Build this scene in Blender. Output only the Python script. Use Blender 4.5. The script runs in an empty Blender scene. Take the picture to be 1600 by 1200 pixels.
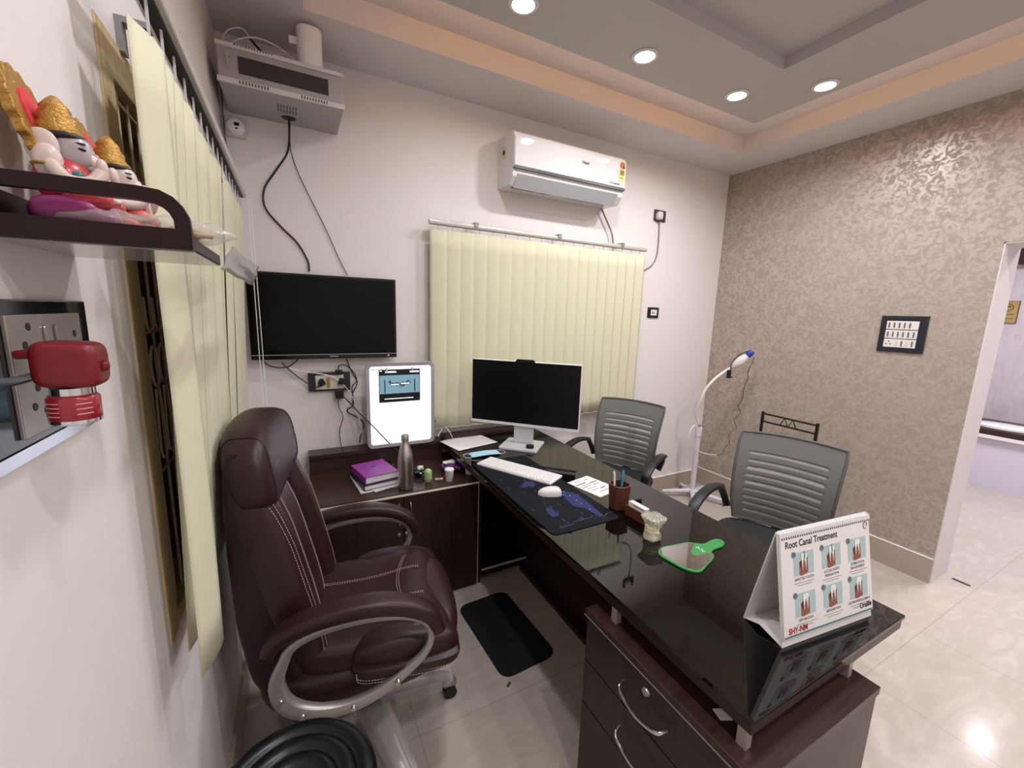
import bpy, bmesh, math, random
from mathutils import Vector, Matrix
random.seed(7)
S = bpy.context.scene
C = S.collection
PI = math.pi

# ------------------------------------------------------------------ camera
YAW, PITCH, ROLL, FPX = 0.48740, -0.17007, 0.03069, 643.49
CAM = Vector((0, 0, 1.55))
_f = Vector((math.sin(YAW)*math.cos(PITCH), math.cos(YAW)*math.cos(PITCH), math.sin(PITCH)))
_r0 = Vector((math.cos(YAW), -math.sin(YAW), 0)); _u0 = _r0.cross(_f)
_r = math.cos(ROLL)*_r0 + math.sin(ROLL)*_u0
_u = -math.sin(ROLL)*_r0 + math.cos(ROLL)*_u0
cd = bpy.data.cameras.new('camera'); cam = bpy.data.objects.new('camera', cd); C.objects.link(cam)
cd.sensor_width = 36; cd.lens = FPX/1600*36; cd.clip_start = 0.02; cd.clip_end = 60
M = Matrix.Identity(4)
for i in range(3):
    M[i][0] = _r[i]; M[i][1] = _u[i]; M[i][2] = -_f[i]; M[i][3] = CAM[i]
cam.matrix_world = M
S.camera = cam

def at(px, py, ax, v):
    """the point of the room seen at a photo pixel, on the plane ax = v (survey helper)"""
    d = _f*FPX + _r*(px-800) - _u*(py-600); k = 'xyz'.index(ax)
    return CAM + d*((v-CAM[k])/d[k])
def atp(px, py, P, N):
    d = _f*FPX + _r*(px-800) - _u*(py-600)
    return CAM + d*((Vector(P)-CAM).dot(N)/d.dot(N))

# ------------------------------------------------------------------ world, exposure
w = bpy.data.worlds.new('world'); S.world = w; w.use_nodes = True
w.node_tree.nodes['Background'].inputs[0].default_value = (0.02, 0.02, 0.025, 1)
w.node_tree.nodes['Background'].inputs[1].default_value = 0.3
S.view_settings.view_transform = 'Standard'; S.view_settings.look = 'None'
S.view_settings.gamma = 1; S.view_settings.use_curve_mapping = False
S.view_settings.exposure = 0.0
DOWN_W, COVE_E, HALL_W = 4.7, 7.5, 78.0

# room numbers
XL, XR, YB, YF, ZC = -0.25, 3.36, 2.49, -1.35, 2.76
DOWNLIGHTS = [(0.90,1.70),(1.575,1.70),(2.28,1.70),(2.58,1.40),(2.58,0.55),(2.58,-0.30),(0.5,0.75),(0.5,-0.25),(1.2,-0.75),(2.1,-0.75)]

# ------------------------------------------------------------------ materials
def lin(c):
    if isinstance(c, str):
        c = [int(c[i:i+2], 16)/255 for i in (0, 2, 4)]
    return tuple(x/12.92 if x <= .04045 else ((x+.055)/1.055)**2.4 for x in c) + (1,)
_mats = {}
def mat(name, col='808080', rough=.5, metal=0, emit=None, es=1, trans=0, ior=1.45, coat=0, spec=.5, bump=0, bscale=200, alpha=1, sheen=0):
    if name in _mats: return _mats[name]
    m = bpy.data.materials.new(name); m.use_nodes = True; _mats[name] = m
    nt = m.node_tree; b = nt.nodes['Principled BSDF']
    b.inputs['Base Color'].default_value = lin(col)
    b.inputs['Roughness'].default_value = rough; b.inputs['Metallic'].default_value = metal
    b.inputs['IOR'].default_value = ior; b.inputs['Transmission Weight'].default_value = trans
    b.inputs['Coat Weight'].default_value = coat; b.inputs['Specular IOR Level'].default_value = spec
    b.inputs['Coat Roughness'].default_value = .03
    b.inputs['Sheen Weight'].default_value = sheen; b.inputs['Alpha'].default_value = alpha
    if emit: b.inputs['Emission Color'].default_value = lin(emit); b.inputs['Emission Strength'].default_value = es
    n = nt.nodes.new('ShaderNodeTexNoise'); n.inputs['Scale'].default_value = bscale; n.inputs['Detail'].default_value = 4
    g = nt.nodes.new('ShaderNodeTexCoord'); nt.links.new(g.outputs['Object'], n.inputs['Vector'])
    if bump:
        bp = nt.nodes.new('ShaderNodeBump'); bp.inputs['Strength'].default_value = bump; bp.inputs['Distance'].default_value = .002
        nt.links.new(n.outputs['Fac'], bp.inputs['Height']); nt.links.new(bp.outputs['Normal'], b.inputs['Normal'])
    else:   # faint roughness wear so no surface is perfectly uniform
        mr = nt.nodes.new('ShaderNodeMapRange'); n.inputs['Scale'].default_value = 9
        mr.inputs['To Min'].default_value = max(0, rough*.9); mr.inputs['To Max'].default_value = min(1, rough*1.1)
        nt.links.new(n.outputs['Fac'], mr.inputs['Value']); nt.links.new(mr.outputs[0], b.inputs['Roughness'])
    return m
def ramp(nt, fac, stops):
    r = nt.nodes.new('ShaderNodeValToRGB'); e = r.color_ramp.elements
    while len(e) < len(stops): e.new(.5)
    for k, (p, c) in enumerate(stops): e[k].position = p; e[k].color = lin(c)
    nt.links.new(fac, r.inputs[0]); return r.outputs[0]
def noise(nt, scale, detail=4, vec=None, dist=0, rough=.5):
    n = nt.nodes.new('ShaderNodeTexNoise'); n.inputs['Scale'].default_value = scale; n.inputs['Detail'].default_value = detail
    n.inputs['Distortion'].default_value = dist; n.inputs['Roughness'].default_value = rough
    if vec: nt.links.new(vec, n.inputs['Vector'])
    return n.outputs['Fac']
def coords(nt, scale=(1,1,1)):
    g = nt.nodes.new('ShaderNodeTexCoord'); mp = nt.nodes.new('ShaderNodeMapping'); mp.inputs['Scale'].default_value = scale
    nt.links.new(g.outputs['Object'], mp.inputs[0]); return mp.outputs[0]
def wood(name, c1, c2, rough=.3, axis='z', coat=.2):
    m = mat(name, c1, rough, coat=coat*.3, spec=.35); nt = m.node_tree; b = nt.nodes['Principled BSDF']
    sc = {'x': (1.2, 30, 30), 'y': (30, 1.2, 30), 'z': (30, 30, 1.2)}[axis]
    v = coords(nt, sc); nt.links.new(ramp(nt, noise(nt, 1.6, 5, v, 1.2), [(.3, c1), (.5, c2), (.72, c1)]), b.inputs['Base Color'])
    return m
WALL = mat('white_paint', 'dfd8d5', .55, bump=.06, bscale=60)
SOFFIT = mat('ceiling_paint', 'd6d1cf', .6)
GREYCEIL = mat('grey_ceiling_paint', 'b9b3b0', .6)
WOODZ = wood('dark_walnut_z', '231614', '33211d', .33, 'z')
WOODY = wood('dark_walnut_y', '201412', '2f1e1a', .3, 'y')
WOODX = wood('dark_walnut_x', '2a1a17', '3d2924', .3, 'x')
GLASSBLK = mat('black_glass', '060505', .025, coat=0, spec=.75)
BLK = mat('black_plastic', '0d0d0f', .4)
BLKG = mat('black_gloss', '050506', .12)
SCREEN = mat('dark_screen', '030304', .13, spec=.2)
WHT = mat('white_plastic', 'e8e6e6', .3)
WHTG = mat('white_gloss', 'dcd7d5', .03, coat=.2)
GREY = mat('grey_plastic', '8b8b8d', .4)
LGREY = mat('light_grey_plastic', 'c9c8ca', .35)
SILV = mat('silver_paint', 'a09b98', .33, metal=.5)
CHROME = mat('chrome', 'd8d8da', .1, metal=1)
STEEL = mat('brushed_steel', 'c6bfb9', .36, metal=1)
LEATHER = mat('brown_leather', '2e191b', .36, spec=.42, bump=.25, bscale=420)
LEATHER2 = mat('brown_leather_dark', '251618', .42, spec=.35, bump=.2, bscale=420)
THREAD = mat('pink_thread', 'b79c98', .8)
BLKLEA = mat('black_vinyl', '0f1114', .3, bump=.08, bscale=300)
CREAM = mat('cream_fabric', 'cfcbaf', .8, bump=.12, bscale=500)
PLATE = mat('switch_plate_white', 'ddd6d2', .3)
PAPER = mat('paper', 'e2dedb', .7)
INK = mat('ink', '2a2a30', .7)
GOLD = mat('gold_paint', 'ad8440', .34, metal=.55, bump=1.0, bscale=330)
FRAMEWOOD = wood('pale_plywood', 'd2bf9c', 'bca47c', .65, 'z', 0)

def right_wall_mat():
    m = mat('beige_texture_paint', 'b09c8a', .5); nt = m.node_tree; b = nt.nodes['Principled BSDF']
    v = coords(nt); f = noise(nt, 24, 5, v, 1.5, .62)
    nt.links.new(ramp(nt, f, [(.42, '9d8d80'), (.48, 'a6968a'), (.54, 'b0a196'), (.62, 'b6a79d')]), b.inputs['Base Color'])
    mr = nt.nodes.new('ShaderNodeMapRange'); mr.inputs['From Min'].default_value = .44; mr.inputs['From Max'].default_value = .54
    mr.inputs['To Min'].default_value = .65; mr.inputs['To Max'].default_value = .34
    nt.links.new(f, mr.inputs['Value']); nt.links.new(mr.outputs[0], b.inputs['Roughness'])
    b.inputs['Specular IOR Level'].default_value = .55
    mr2 = nt.nodes.new('ShaderNodeMapRange'); mr2.inputs['From Min'].default_value = .46; mr2.inputs['From Max'].default_value = .55
    mr2.inputs['To Max'].default_value = .14
    nt.links.new(f, mr2.inputs['Value']); nt.links.new(mr2.outputs[0], b.inputs['Metallic'])
    return m
RWALL = right_wall_mat()
def tile_mat(name, c1, c2, rough, size, groutc, off=(0,0)):
    m = mat(name, c1, rough, spec=.5); nt = m.node_tree; b = nt.nodes['Principled BSDF']
    g = nt.nodes.new('ShaderNodeTexCoord'); mp = nt.nodes.new('ShaderNodeMapping')
    mp.inputs['Location'].default_value = (off[0], off[1], 0); nt.links.new(g.outputs['Object'], mp.inputs[0])
    br = nt.nodes.new('ShaderNodeTexBrick'); br.offset = 0; br.squash = 1
    br.inputs['Scale'].default_value = 1; br.inputs['Mortar Size'].default_value = .002; br.inputs['Brick Width'].default_value = size
    br.inputs['Row Height'].default_value = size; br.inputs['Mortar'].default_value = lin(groutc)
    nt.links.new(mp.outputs[0], br.inputs['Vector'])
    col = ramp(nt, noise(nt, 3, 8, coords(nt, (1, 2.6, 1)), 1.2, .6), [(.25, c1), (.5, c2), (.7, c1)])
    nt.links.new(col, br.inputs['Color1']); nt.links.new(col, br.inputs['Color2'])
    nt.links.new(br.outputs['Color'], b.inputs['Base Color'])
    return m
FLOOR = tile_mat('marble_tile', 'bdb2a9', 'b2a69c', .13, .61, 'a1978f', (-.333+.61*4, -.66+.61*4))
SKIRT = mat('skirting_tile', 'ad9e90', .35)

# ------------------------------------------------------------------ mesh builder
class MB:
    def __init__(self): self.bm = bmesh.new(); self.mi = 0
    def _f(self, vs):
        try: f = self.bm.faces.new(vs); f.material_index = self.mi; return f
        except ValueError: return None
    def box(self, a, b, T=None):
        p = [Vector((x, y, z)) for x in (a[0], b[0]) for y in (a[1], b[1]) for z in (a[2], b[2])]
        if T: p = [T @ q for q in p]
        v = [self.bm.verts.new(q) for q in p]
        for i in ((0,1,3,2),(4,6,7,5),(0,4,5,1),(2,3,7,6),(0,2,6,4),(1,5,7,3)): self._f([v[k] for k in i])
        return self
    def prism(self, poly, z0, z1, T=None):
        """polygon (x,y) extruded z0..z1, T maps to place"""
        T = T or Matrix.Identity(4); n = len(poly)
        A = [self.bm.verts.new(T @ Vector((p[0], p[1], z0))) for p in poly]
        B = [self.bm.verts.new(T @ Vector((p[0], p[1], z1))) for p in poly]
        self._f(A[::-1]); self._f(B)
        for i in range(n): self._f([A[i], A[(i+1) % n], B[(i+1) % n], B[i]])
        return self
    def tube(self, pts, r, n=8, closed=False, flat=None):
        pts = [Vector(p) for p in pts]; L = len(pts)
        rs = r if isinstance(r, (list, tuple)) else [r]*L
        rings = []; up = None
        for i, p in enumerate(pts):
            if closed: t = pts[(i+1) % L]-pts[i-1]
            else: t = pts[min(i+1, L-1)]-pts[max(i-1, 0)]
            if t.length < 1e-9: t = Vector((0, 0, 1))
            t.normalize()
            if up is None:
                up = Vector(flat[2]) if flat else (Vector((0, 0, 1)) if abs(t.z) < .9 else Vector((1, 0, 0)))
            if flat: up = Vector(flat[2])
            s = t.cross(up)
            if s.length < 1e-5: s = t.orthogonal()
            s.normalize(); uu = s.cross(t).normalized(); up = uu
            ring = []
            for k in range(n):
                a = 2*PI*k/n
                if flat:    # (half width along up, half thickness) superellipse section
                    ca, sa = math.cos(a), math.sin(a)
                    q = p + uu*(flat[0]*math.copysign(abs(ca)**.5, ca))*(rs[i]) + s*(flat[1]*math.copysign(abs(sa)**.5, sa))*(rs[i])
                else: q = p + (s*math.cos(a)+uu*math.sin(a))*rs[i]
                ring.append(self.bm.verts.new(q))
            rings.append(ring)
        for i in range(L if closed else L-1):
            A, B = rings[i], rings[(i+1) % L]
            for k in range(n): self._f([A[k], A[(k+1) % n], B[(k+1) % n], B[k]])
        if not closed: self._f(rings[0][::-1]); self._f(rings[-1])
        return self
    def cyl(self, a, b, r, r2=None, n=24): return self.tube([a, b], [r, r if r2 is None else r2], n)
    def lathe(self, prof, c=(0,0,0), n=32, T=None, sx=1, sy=1, fn=None):
        c = Vector(c); T = T or Matrix.Identity(4); rings = []
        for (r, z) in prof:
            ring = []
            for k in range(n):
                a = 2*PI*k/n; rr = r*(fn(a, z) if fn else 1)
                ring.append(self.bm.verts.new(T @ (c+Vector((rr*math.cos(a)*sx, rr*math.sin(a)*sy, z)))))
            rings.append(ring)
        for A, B in zip(rings, rings[1:]):
            for k in range(n): self._f([A[k], A[(k+1) % n], B[(k+1) % n], B[k]])
        self._f(rings[0][::-1]); self._f(rings[-1]); return self
    def blob(self, c, h, e=2.5, n=10, warp=None, T=None):
        """rounded box / ellipsoid: half sizes h, exponent e"""
        c = Vector(c); V = {}
        def vert(p):
            key = tuple(round(x, 5) for x in p)
            if key not in V:
                q = Vector([math.tan(x*PI/4) for x in p])
                s = (abs(q.x)**e+abs(q.y)**e+abs(q.z)**e)**(-1/e)
                q = Vector((q.x*s*h[0], q.y*s*h[1], q.z*s*h[2]))
                if warp: q = warp(q)
                q = q+c
                if T: q = T @ q
                V[key] = self.bm.verts.new(q)
            return V[key]
        g = [-1+2*i/n for i in range(n+1)]
        for ax in range(3):
            for s in (-1, 1):
                for i in range(n):
                    for j in range(n):
                        q = []
                        for (a, b) in ((i, j), (i+1, j), (i+1, j+1), (i, j+1)):
                            p = [0, 0, 0]; p[ax] = s; p[(ax+1) % 3] = g[a]; p[(ax+2) % 3] = g[b]; q.append(vert(p))
                        self._f(q if s > 0 else q[::-1])
        return self
    def sheet(self, fn, nu, nv, skip=None, th=0, uv0=(0,0)):
        """surface fn(u,v) u,v in 0..1"""
        V = [[self.bm.verts.new(fn(i/nu, j/nv)) for j in range(nv+1)] for i in range(nu+1)]
        for i in range(nu):
            for j in range(nv):
                if skip and skip((i+.5)/nu, (j+.5)/nv): continue
                self._f([V[i][j], V[i+1][j], V[i+1][j+1], V[i][j+1]])
        return self
    def text(self, s, size, origin, X, Y, off=.0006, align='LEFT', shear=0, ext=.0003, sx=1, bold=0):
        cu = bpy.data.curves.new('t', 'FONT'); cu.body = s; cu.size = size; cu.align_x = align; cu.extrude = ext; cu.shear = shear
        cu.offset = bold; cu.resolution_u = 3
        o = bpy.data.objects.new('t', cu); me = bpy.data.meshes.new_from_object(o)
        X = Vector(X).normalized(); Y = Vector(Y).normalized(); N = X.cross(Y).normalized(); O = Vector(origin)+N*off
        b = len(self.bm.verts); tmp = bmesh.new(); tmp.from_mesh(me); mp = {}
        for v in tmp.verts: mp[v] = self.bm.verts.new(O+X*v.co.x*sx+Y*v.co.y+N*v.co.z)
        for f in tmp.faces: self._f([mp[v] for v in f.verts])
        tmp.free(); bpy.data.objects.remove(o); bpy.data.curves.remove(cu); bpy.data.meshes.remove(me)
        return self
    def build(self, name, mats, parent=None, smooth=False, bevel=0, solid=0, subsurf=0, seg=2, fix=True):
        if fix: bmesh.ops.recalc_face_normals(self.bm, faces=self.bm.faces)
        me = bpy.data.meshes.new(name)
        if parent:
            P = parent; off = Vector((0,0,0))
            while P: off += P.location; P = P.parent
            bmesh.ops.translate(self.bm, verts=self.bm.verts, vec=-off)
        self.bm.to_mesh(me); self.bm.free()
        o = bpy.data.objects.new(name, me); C.objects.link(o)
        for m in (mats if isinstance(mats, (list, tuple)) else [mats]): me.materials.append(m)
        if parent: o.parent = parent
        if smooth:
            for p in me.polygons: p.use_smooth = True
            try: me.set_sharp_from_angle(angle=math.radians(50 if smooth is True else smooth))
            except Exception: pass
        if solid: md = o.modifiers.new('s', 'SOLIDIFY'); md.thickness = solid; md.offset = 0
        if bevel: md = o.modifiers.new('b', 'BEVEL'); md.width = bevel; md.segments = seg; md.limit_method = 'ANGLE'
        if subsurf: md = o.modifiers.new('u', 'SUBSURF'); md.levels = subsurf; md.render_levels = subsurf
        return o
def tag(o, label, cat, group=None, kind=None):
    o['label'] = label; o['category'] = cat
    if group: o['group'] = group
    if kind: o['kind'] = kind
    return o
def thing(name, label, cat, loc=(0,0,0), group=None):
    o = bpy.data.objects.new(name, None); C.objects.link(o); o.location = loc; o.empty_display_size = .05
    return tag(o, label, cat, group)
def struct(o): o['kind'] = 'structure'; return o
def copy_tree(o, parent=None):
    c = o.copy(); C.objects.link(c); c.parent = parent
    for ch in [x for x in bpy.data.objects if x.parent == o]: copy_tree(ch, c)
    return c
def smooth_path(pts, n=6, closed=False):
    """Catmull-Rom"""
    P = [Vector(p) for p in pts]; out = []; L = len(P)
    for i in range(L if closed else L-1):
        if closed: a, b, c, d = P[i-1], P[i], P[(i+1) % L], P[(i+2) % L]
        else: a, b, c, d = P[max(i-1, 0)], P[i], P[i+1], P[min(i+2, L-1)]
        for k in range(n):
            t = k/n
            out.append(.5*((2*b)+(c-a)*t+(2*a-5*b+4*c-d)*t*t+(3*b-a-3*c+d)*t**3))
    if not closed: out.append(P[-1])
    return out
def rrect(w, h, r, n=5):
    o = []
    for (cx, cy, a0) in ((w/2-r, h/2-r, 0), (-w/2+r, h/2-r, 90), (-w/2+r, -h/2+r, 180), (w/2-r, -h/2+r, 270)):
        for k in range(n+1):
            a = math.radians(a0+90*k/n); o.append((cx+r*math.cos(a), cy+r*math.sin(a)))
    return o
def frameT(O, X, Y):
    X = Vector(X).normalized(); Y = Vector(Y).normalized(); Z = X.cross(Y); T = Matrix.Identity(4)
    for i in range(3): T[i][0] = X[i]; T[i][1] = Y[i]; T[i][2] = Z[i]; T[i][3] = O[i]
    return T
# ================================================================== SETTING
XH = 3.62            # far side of the right wall
XE, YH0, YH1 = 6.6, -1.35, 3.2
b = MB(); b.box((XL-.3, YF-.3, -.06), (XE+.2, YH1+.2, 0)); struct(b.build('floor', FLOOR))
# left wall with the window hole y .94-2.15, z .87-1.99
WY0, WY1, WZ0, WZ1 = .942, 2.16, .875, 1.99
b = MB()
b.box((XL-.16, YF-.16, 0), (XL, WY0, 3.0)); b.box((XL-.16, WY1, 0), (XL, YB+.16, 3.0))
b.box((XL-.16, WY0, 0), (XL, WY1, WZ0)); b.box((XL-.16, WY0, WZ1), (XL, WY1, 3.0)); struct(b.build('wall_left', WALL))
b = MB(); b.box((XL, YB, 0), (XR, YB+.16, 3.0)); struct(b.build('wall_back', WALL))
b = MB(); b.box((XL, YF-.16, 0), (XH, YF, 3.0)); struct(b.build('wall_front', WALL))
JY = .815; OY = -.55; OZ = 2.0
b = MB()
b.box((XR, JY, 0), (XH-.005, YB+.16, 3.0)); b.box((XR, YF, 0), (XH-.005, OY, 3.0)); b.box((XR, OY, OZ), (XH-.005, JY, 3.0)); struct(b.build('wall_right', RWALL))
# white plaster lining of the opening and the hall face of that wall
b = MB()
b.box((XR+.004, JY-.006, 0), (XH, JY, OZ)); b.box((XR+.004, OY, 0), (XH, OY+.006, OZ)); b.box((XR+.004, OY, OZ-.006), (XH, JY, OZ))
struct(b.build('trim_1', WALL))
b = MB(); b.box((XH-.005, JY, 0), (XH+.01, YH1, 3)); b.box((XH-.005, YH0, 0), (XH+.01, OY, 3)); b.box((XH-.005, OY, OZ), (XH+.01, JY, 3)); struct(b.build('wall_hall_near', WALL))
# skirting
b = MB(); b.box((XL, YB-.012, 0), (XR, YB, .135)); struct(b.build('baseboard_back', SKIRT))
b = MB(); b.box((XR-.012, JY, 0), (XR, YB-.012, .155)); struct(b.build('baseboard_right', SKIRT))
b = MB(); b.box((XL, YF, 0), (XL+.012, YB-.012, .15)); struct(b.build('baseboard_left', SKIRT))
b = MB(); b.box((XR-.014, JY, .155), (XR, YB-.012, .160)); b.box((XL, YB-.014, .135), (XR-.014, YB, .140)); struct(b.build('trim_2', WHT))
# false ceiling: soffit ring, cove riser, gap, panel ring with downlights, recess
def ring(b, o, i, z0, z1):
    (x0, y0, x1, y1), (a0, c0, a1, c1) = o, i
    b.box((x0, y0, z0), (a0, y1, z1)); b.box((a1, y0, z0), (x1, y1, z1)); b.box((a0, y0, z0), (a1, c0, z1)); b.box((a0, c1, z0), (a1, y1, z1))
SOF = (.10, YF+.36, 2.99, 2.132); PAN = (.40, YF+.64, 2.69, 1.86); REC = (.84, YF+1.05, 2.25, 1.43)
b = MB(); ring(b, (XL, YF, XR, YB), SOF, ZC, ZC+.11); struct(b.build('ceiling', SOFFIT))
b = MB(); b.box((XL, YF, ZC+.11), (XR, YB, ZC+.16)); struct(b.build('ceiling_upper', SOFFIT))
b = MB(); ring(b, PAN, REC, 2.80, 2.812); struct(b.build('ceiling_panel', GREYCEIL))
b = MB(); ring(b, (REC[0]-.01, REC[1]-.01, REC[2]+.01, REC[3]+.01), REC, 2.812, ZC+.11); struct(b.build('trim_3', GREYCEIL))
b = MB(); b.box((REC[0], REC[1], ZC+.095), (REC[2], REC[3], ZC+.109)); struct(b.build('ceiling_recess', GREYCEIL))
# warm LED strips lying in the cove on top of the panel edge
LED = mat('warm_led', 'ffffff', .5, emit='ffab3c', es=COVE_E)
for k, (a, c) in enumerate([((PAN[0]+.03, PAN[3]-.03), (PAN[2]-.03, PAN[3]-.02)), ((PAN[2]-.03, PAN[1]+.03), (PAN[2]-.02, PAN[3]-.03)),
                            ((PAN[0]+.02, PAN[1]+.03), (PAN[0]+.03, PAN[3]-.03)), ((PAN[0]+.03, PAN[1]+.02), (PAN[2]-.03, PAN[1]+.03))]):
    b = MB(); b.box((a[0], a[1], 2.813), (c[0], c[1], 2.828))
    tag(b.build('led_strip', LED), ['warm light strip hidden in the ceiling cove along the blinds and TV wall', 'warm light strip hidden in the ceiling cove along the beige wall',
        'warm light strip hidden in the ceiling cove on the window side', 'warm light strip hidden in the ceiling cove behind the viewer'][k], 'light strip')
# downlights; those outside the view are unseen and added to light the room
LAMP = mat('downlight_glow', 'ffffff', .5, emit='f6f4ff', es=14)
names = ['recessed round ceiling light cut by the top edge of the photo', 'large recessed round ceiling light above the air conditioner',
 'recessed round ceiling light nearest the corner of the orange cove', 'recessed round ceiling light on the beige wall side of the ceiling panel',
 'added unseen ceiling light over the opening', 'added unseen ceiling light at the front of the opening side', 'added unseen ceiling light over the executive chair',
 'added unseen ceiling light behind the stool', 'added unseen ceiling light in the front left of the room', 'added unseen ceiling light in the front right of the room']
proto = None
ld = bpy.data.lights.new('downlight_lamp', 'AREA'); ld.shape = 'DISK'; ld.size = .09; ld.energy = DOWN_W; ld.color = (.97, .97, 1); ld.spread = math.radians(165)
for (x, y), nm in zip(DOWNLIGHTS, names):
    if proto is None:
        t = thing('downlight', nm, 'ceiling light', (0, 0, 2.8), 'recessed ceiling downlights'); proto = t
        m = MB(); m.lathe([(.062, 2.800), (.064, 2.796), (.056, 2.790), (.047, 2.792), (.046, 2.797)], n=40); m.build('bezel', WHTG, t, smooth=True)
        m = MB(); m.lathe([(.045, 2.797), (.045, 2.794), (.02, 2.793)], n=40); m.build('diffuser', LAMP, t, smooth=True)
    else: t = copy_tree(proto); t['label'] = nm
    t.location = (x, y, 2.8)
    lo = bpy.data.objects.new('downlight_lamp', ld); C.objects.link(lo); lo.parent = t; lo.location = (0, 0, -.014)
t = copy_tree(proto); t['label'] = 'recessed round ceiling light of the hall beyond the opening'; t.location = (6.35, .90, 2.87)
# window frame + grille + dark shutter
wf = MB(); FX0, FX1 = XL-.07, XL+.003
wf.box((FX0, WY0, WZ0), (FX1, WY0+.058, WZ1)); wf.box((FX0, WY1-.058, WZ0), (FX1, WY1, WZ1))
wf.box((FX0, WY0+.058, WZ1-.07), (FX1, WY1-.058, WZ1)); wf.box((FX0, WY0+.058, WZ0), (FX1-.004, WY1-.058, WZ0+.03))
win = struct(wf.build('window_1', FRAMEWOOD, bevel=.0015))
g = MB(); GX = XL-.012
ys = [WY0+.058+.058*i for i in range(1, 19)]
for y in ys: g.tube([(GX, y, WZ0+.03), (GX, y, WZ1-.07)], .0028, 6)
for z in (1.905, 1.79, 1.49, 1.20): g.tube([(GX, WY0+.055, z), (GX, WY1-.055, z)], .003, 6)
for y in ys[:-1]:
    c = y+.029
    g.tube([(GX+.004, c+.028*math.cos(a), 1.42+.042*math.sin(a)) for a in [2*PI*k/16 for k in range(16)]], .003, 6, closed=True)
    g.tube([(GX+.004, c+.027*math.cos(a), 1.70+.085*math.sin(a)) for a in [PI*k/10 for k in range(11)]], .0026, 6)
    g.tube(smooth_path([(GX+.004, c-.026, 1.56), (GX+.004, c-.02, 1.50), (GX+.004, c+.02, 1.50), (GX+.004, c+.026, 1.56)], 5), .0026, 6)
    g.tube(smooth_path([(GX+.004, c-.012, 1.375), (GX+.004, c-.022, 1.25), (GX+.004, c, 1.225), (GX+.004, c+.022, 1.25), (GX+.004, c+.012, 1.375)], 5), .0026, 6)
g.build('grille', mat('cream_metal', 'd6c7a6', .5), win, smooth=True)
g = MB(); g.box((XL-.085, WY0+.01, WZ0), (XL-.055, WY1-.01, WZ1)); g.build('shutter', wood('brown_shutter', '7d634d', '69523f', .5, 'z', 0), win)

# ---- hall beyond the opening
HW = tile_mat('hall_texture', 'b5abb0', 'c3bac0', .5, 50, 'b5abb0')
b = MB(); b.box((XE, YH0, 0), (XE+.15, YH1, 3)); struct(b.build('wall_hall_far', HW))
b = MB(); b.box((XH, YH1, 0), (XE, YH1+.15, 3)); struct(b.build('wall_hall_back', WALL))
b = MB(); b.box((XH, YH0-.15, 0), (XE, YH0, 3)); struct(b.build('wall_hall_front', WALL))
b = MB(); b.box((XH-.3, YH0, 2.87), (XE, YH1, 2.95)); struct(b.build('ceiling_hall', SOFFIT))
t = thing('hall_fill_panel', 'added unseen square light brightening the hall beyond the opening', 'ceiling light', (4.8, .6, 2.87))  # unseen panel with its lamp, added to brighten the hall
m = MB(); m.box((4.5, .3, 2.85), (5.1, .9, 2.87)); m.build('housing', mat('hall_fill_glow', 'ffffff', .5, emit='eeeaff', es=6), t)
la = bpy.data.lights.new('hall_fill_lamp', 'AREA'); la.shape = 'SQUARE'; la.size = .6; la.energy = HALL_W; la.color = (.93, .92, 1)
lo = bpy.data.objects.new('hall_fill_lamp', la); C.objects.link(lo); lo.parent = t; lo.location = (0, 0, -.03)
t = thing('bench', 'white low bench with dark top against the hall wall', 'bench', (6.1, 1, 0))
m = MB(); m.box((5.92, .3, 0), (6.595, 1.9, .50)); m.build('body', mat('lilac_white', 'cfcad6', .4), t)
m = MB(); m.box((5.88, .28, .50), (6.595, 1.92, .53)); m.build('edge', WHT, t)
m = MB(); m.box((5.9, .28, .53), (6.595, 1.92, .585)); m.build('top', mat('dark_bench_top', '32201f', .3), t)
m = MB(); m.lathe([(.15, .585), (.17, .59), (.17, .61), (.16, .615)], c=(6.1, 1.2, 0), n=40, sx=.9, sy=1.3)
tag(m.build('round_tray', WHT, smooth=True), 'round white tray lying on the dark hall bench top', 'tray')
t = thing('notice_plaque', 'small gold plaque with a camera drawing on the hall wall', 'sign', (6.59, 1.44, 1.6))
m = MB(); m.box((6.585, 1.390, 1.605), (6.60, 1.570, 1.83)); m.build('plate', mat('plaque_gold', 'b0955e', .35, metal=.3), t)
m = MB(); X = (0, -1, 0); Y = (0, 0, 1)
m.text('YOU ARE UNDER', .016, (6.585, 1.540, 1.69), X, Y, bold=.0004); m.text('CAMERA', .018, (6.585, 1.540, 1.668), X, Y, bold=.0004); m.text('SURVEILLANCE', .018, (6.585, 1.540, 1.646), X, Y, bold=.0004)
m.tube([(6.583, 1.480+.05*math.cos(a), 1.765+.038*math.sin(a)) for a in [2*PI*k/32 for k in range(32)]], .003, 6, closed=True)
m.box((6.581, 1.450, 1.768), (6.585, 1.510, 1.782)); m.box((6.581, 1.495, 1.74), (6.585, 1.505, 1.768))
m.box((6.581, 1.390, 1.605), (6.585, 1.570, 1.609)); m.box((6.581, 1.390, 1.826), (6.585, 1.570, 1.83)); m.box((6.581, 1.390, 1.605), (6.585, 1.396, 1.83)); m.box((6.581, 1.564, 1.605), (6.585, 1.570, 1.83))
m.build('lettering', mat('plaque_ink', '4a3722', .5), t)
m = MB(); m.box((6.5, .6, 2.19), (6.598, 1.45, 2.36)); tag(m.build('wall_cabinet', mat('dark_bench_top')), 'dark wooden box mounted high on the hall wall', 'cabinet')
t = thing('floor_latch', 'small dark metal door latch on the hall floor by the opening', 'latch', tuple(at(1502, 910, 'z', 0)))
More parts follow.
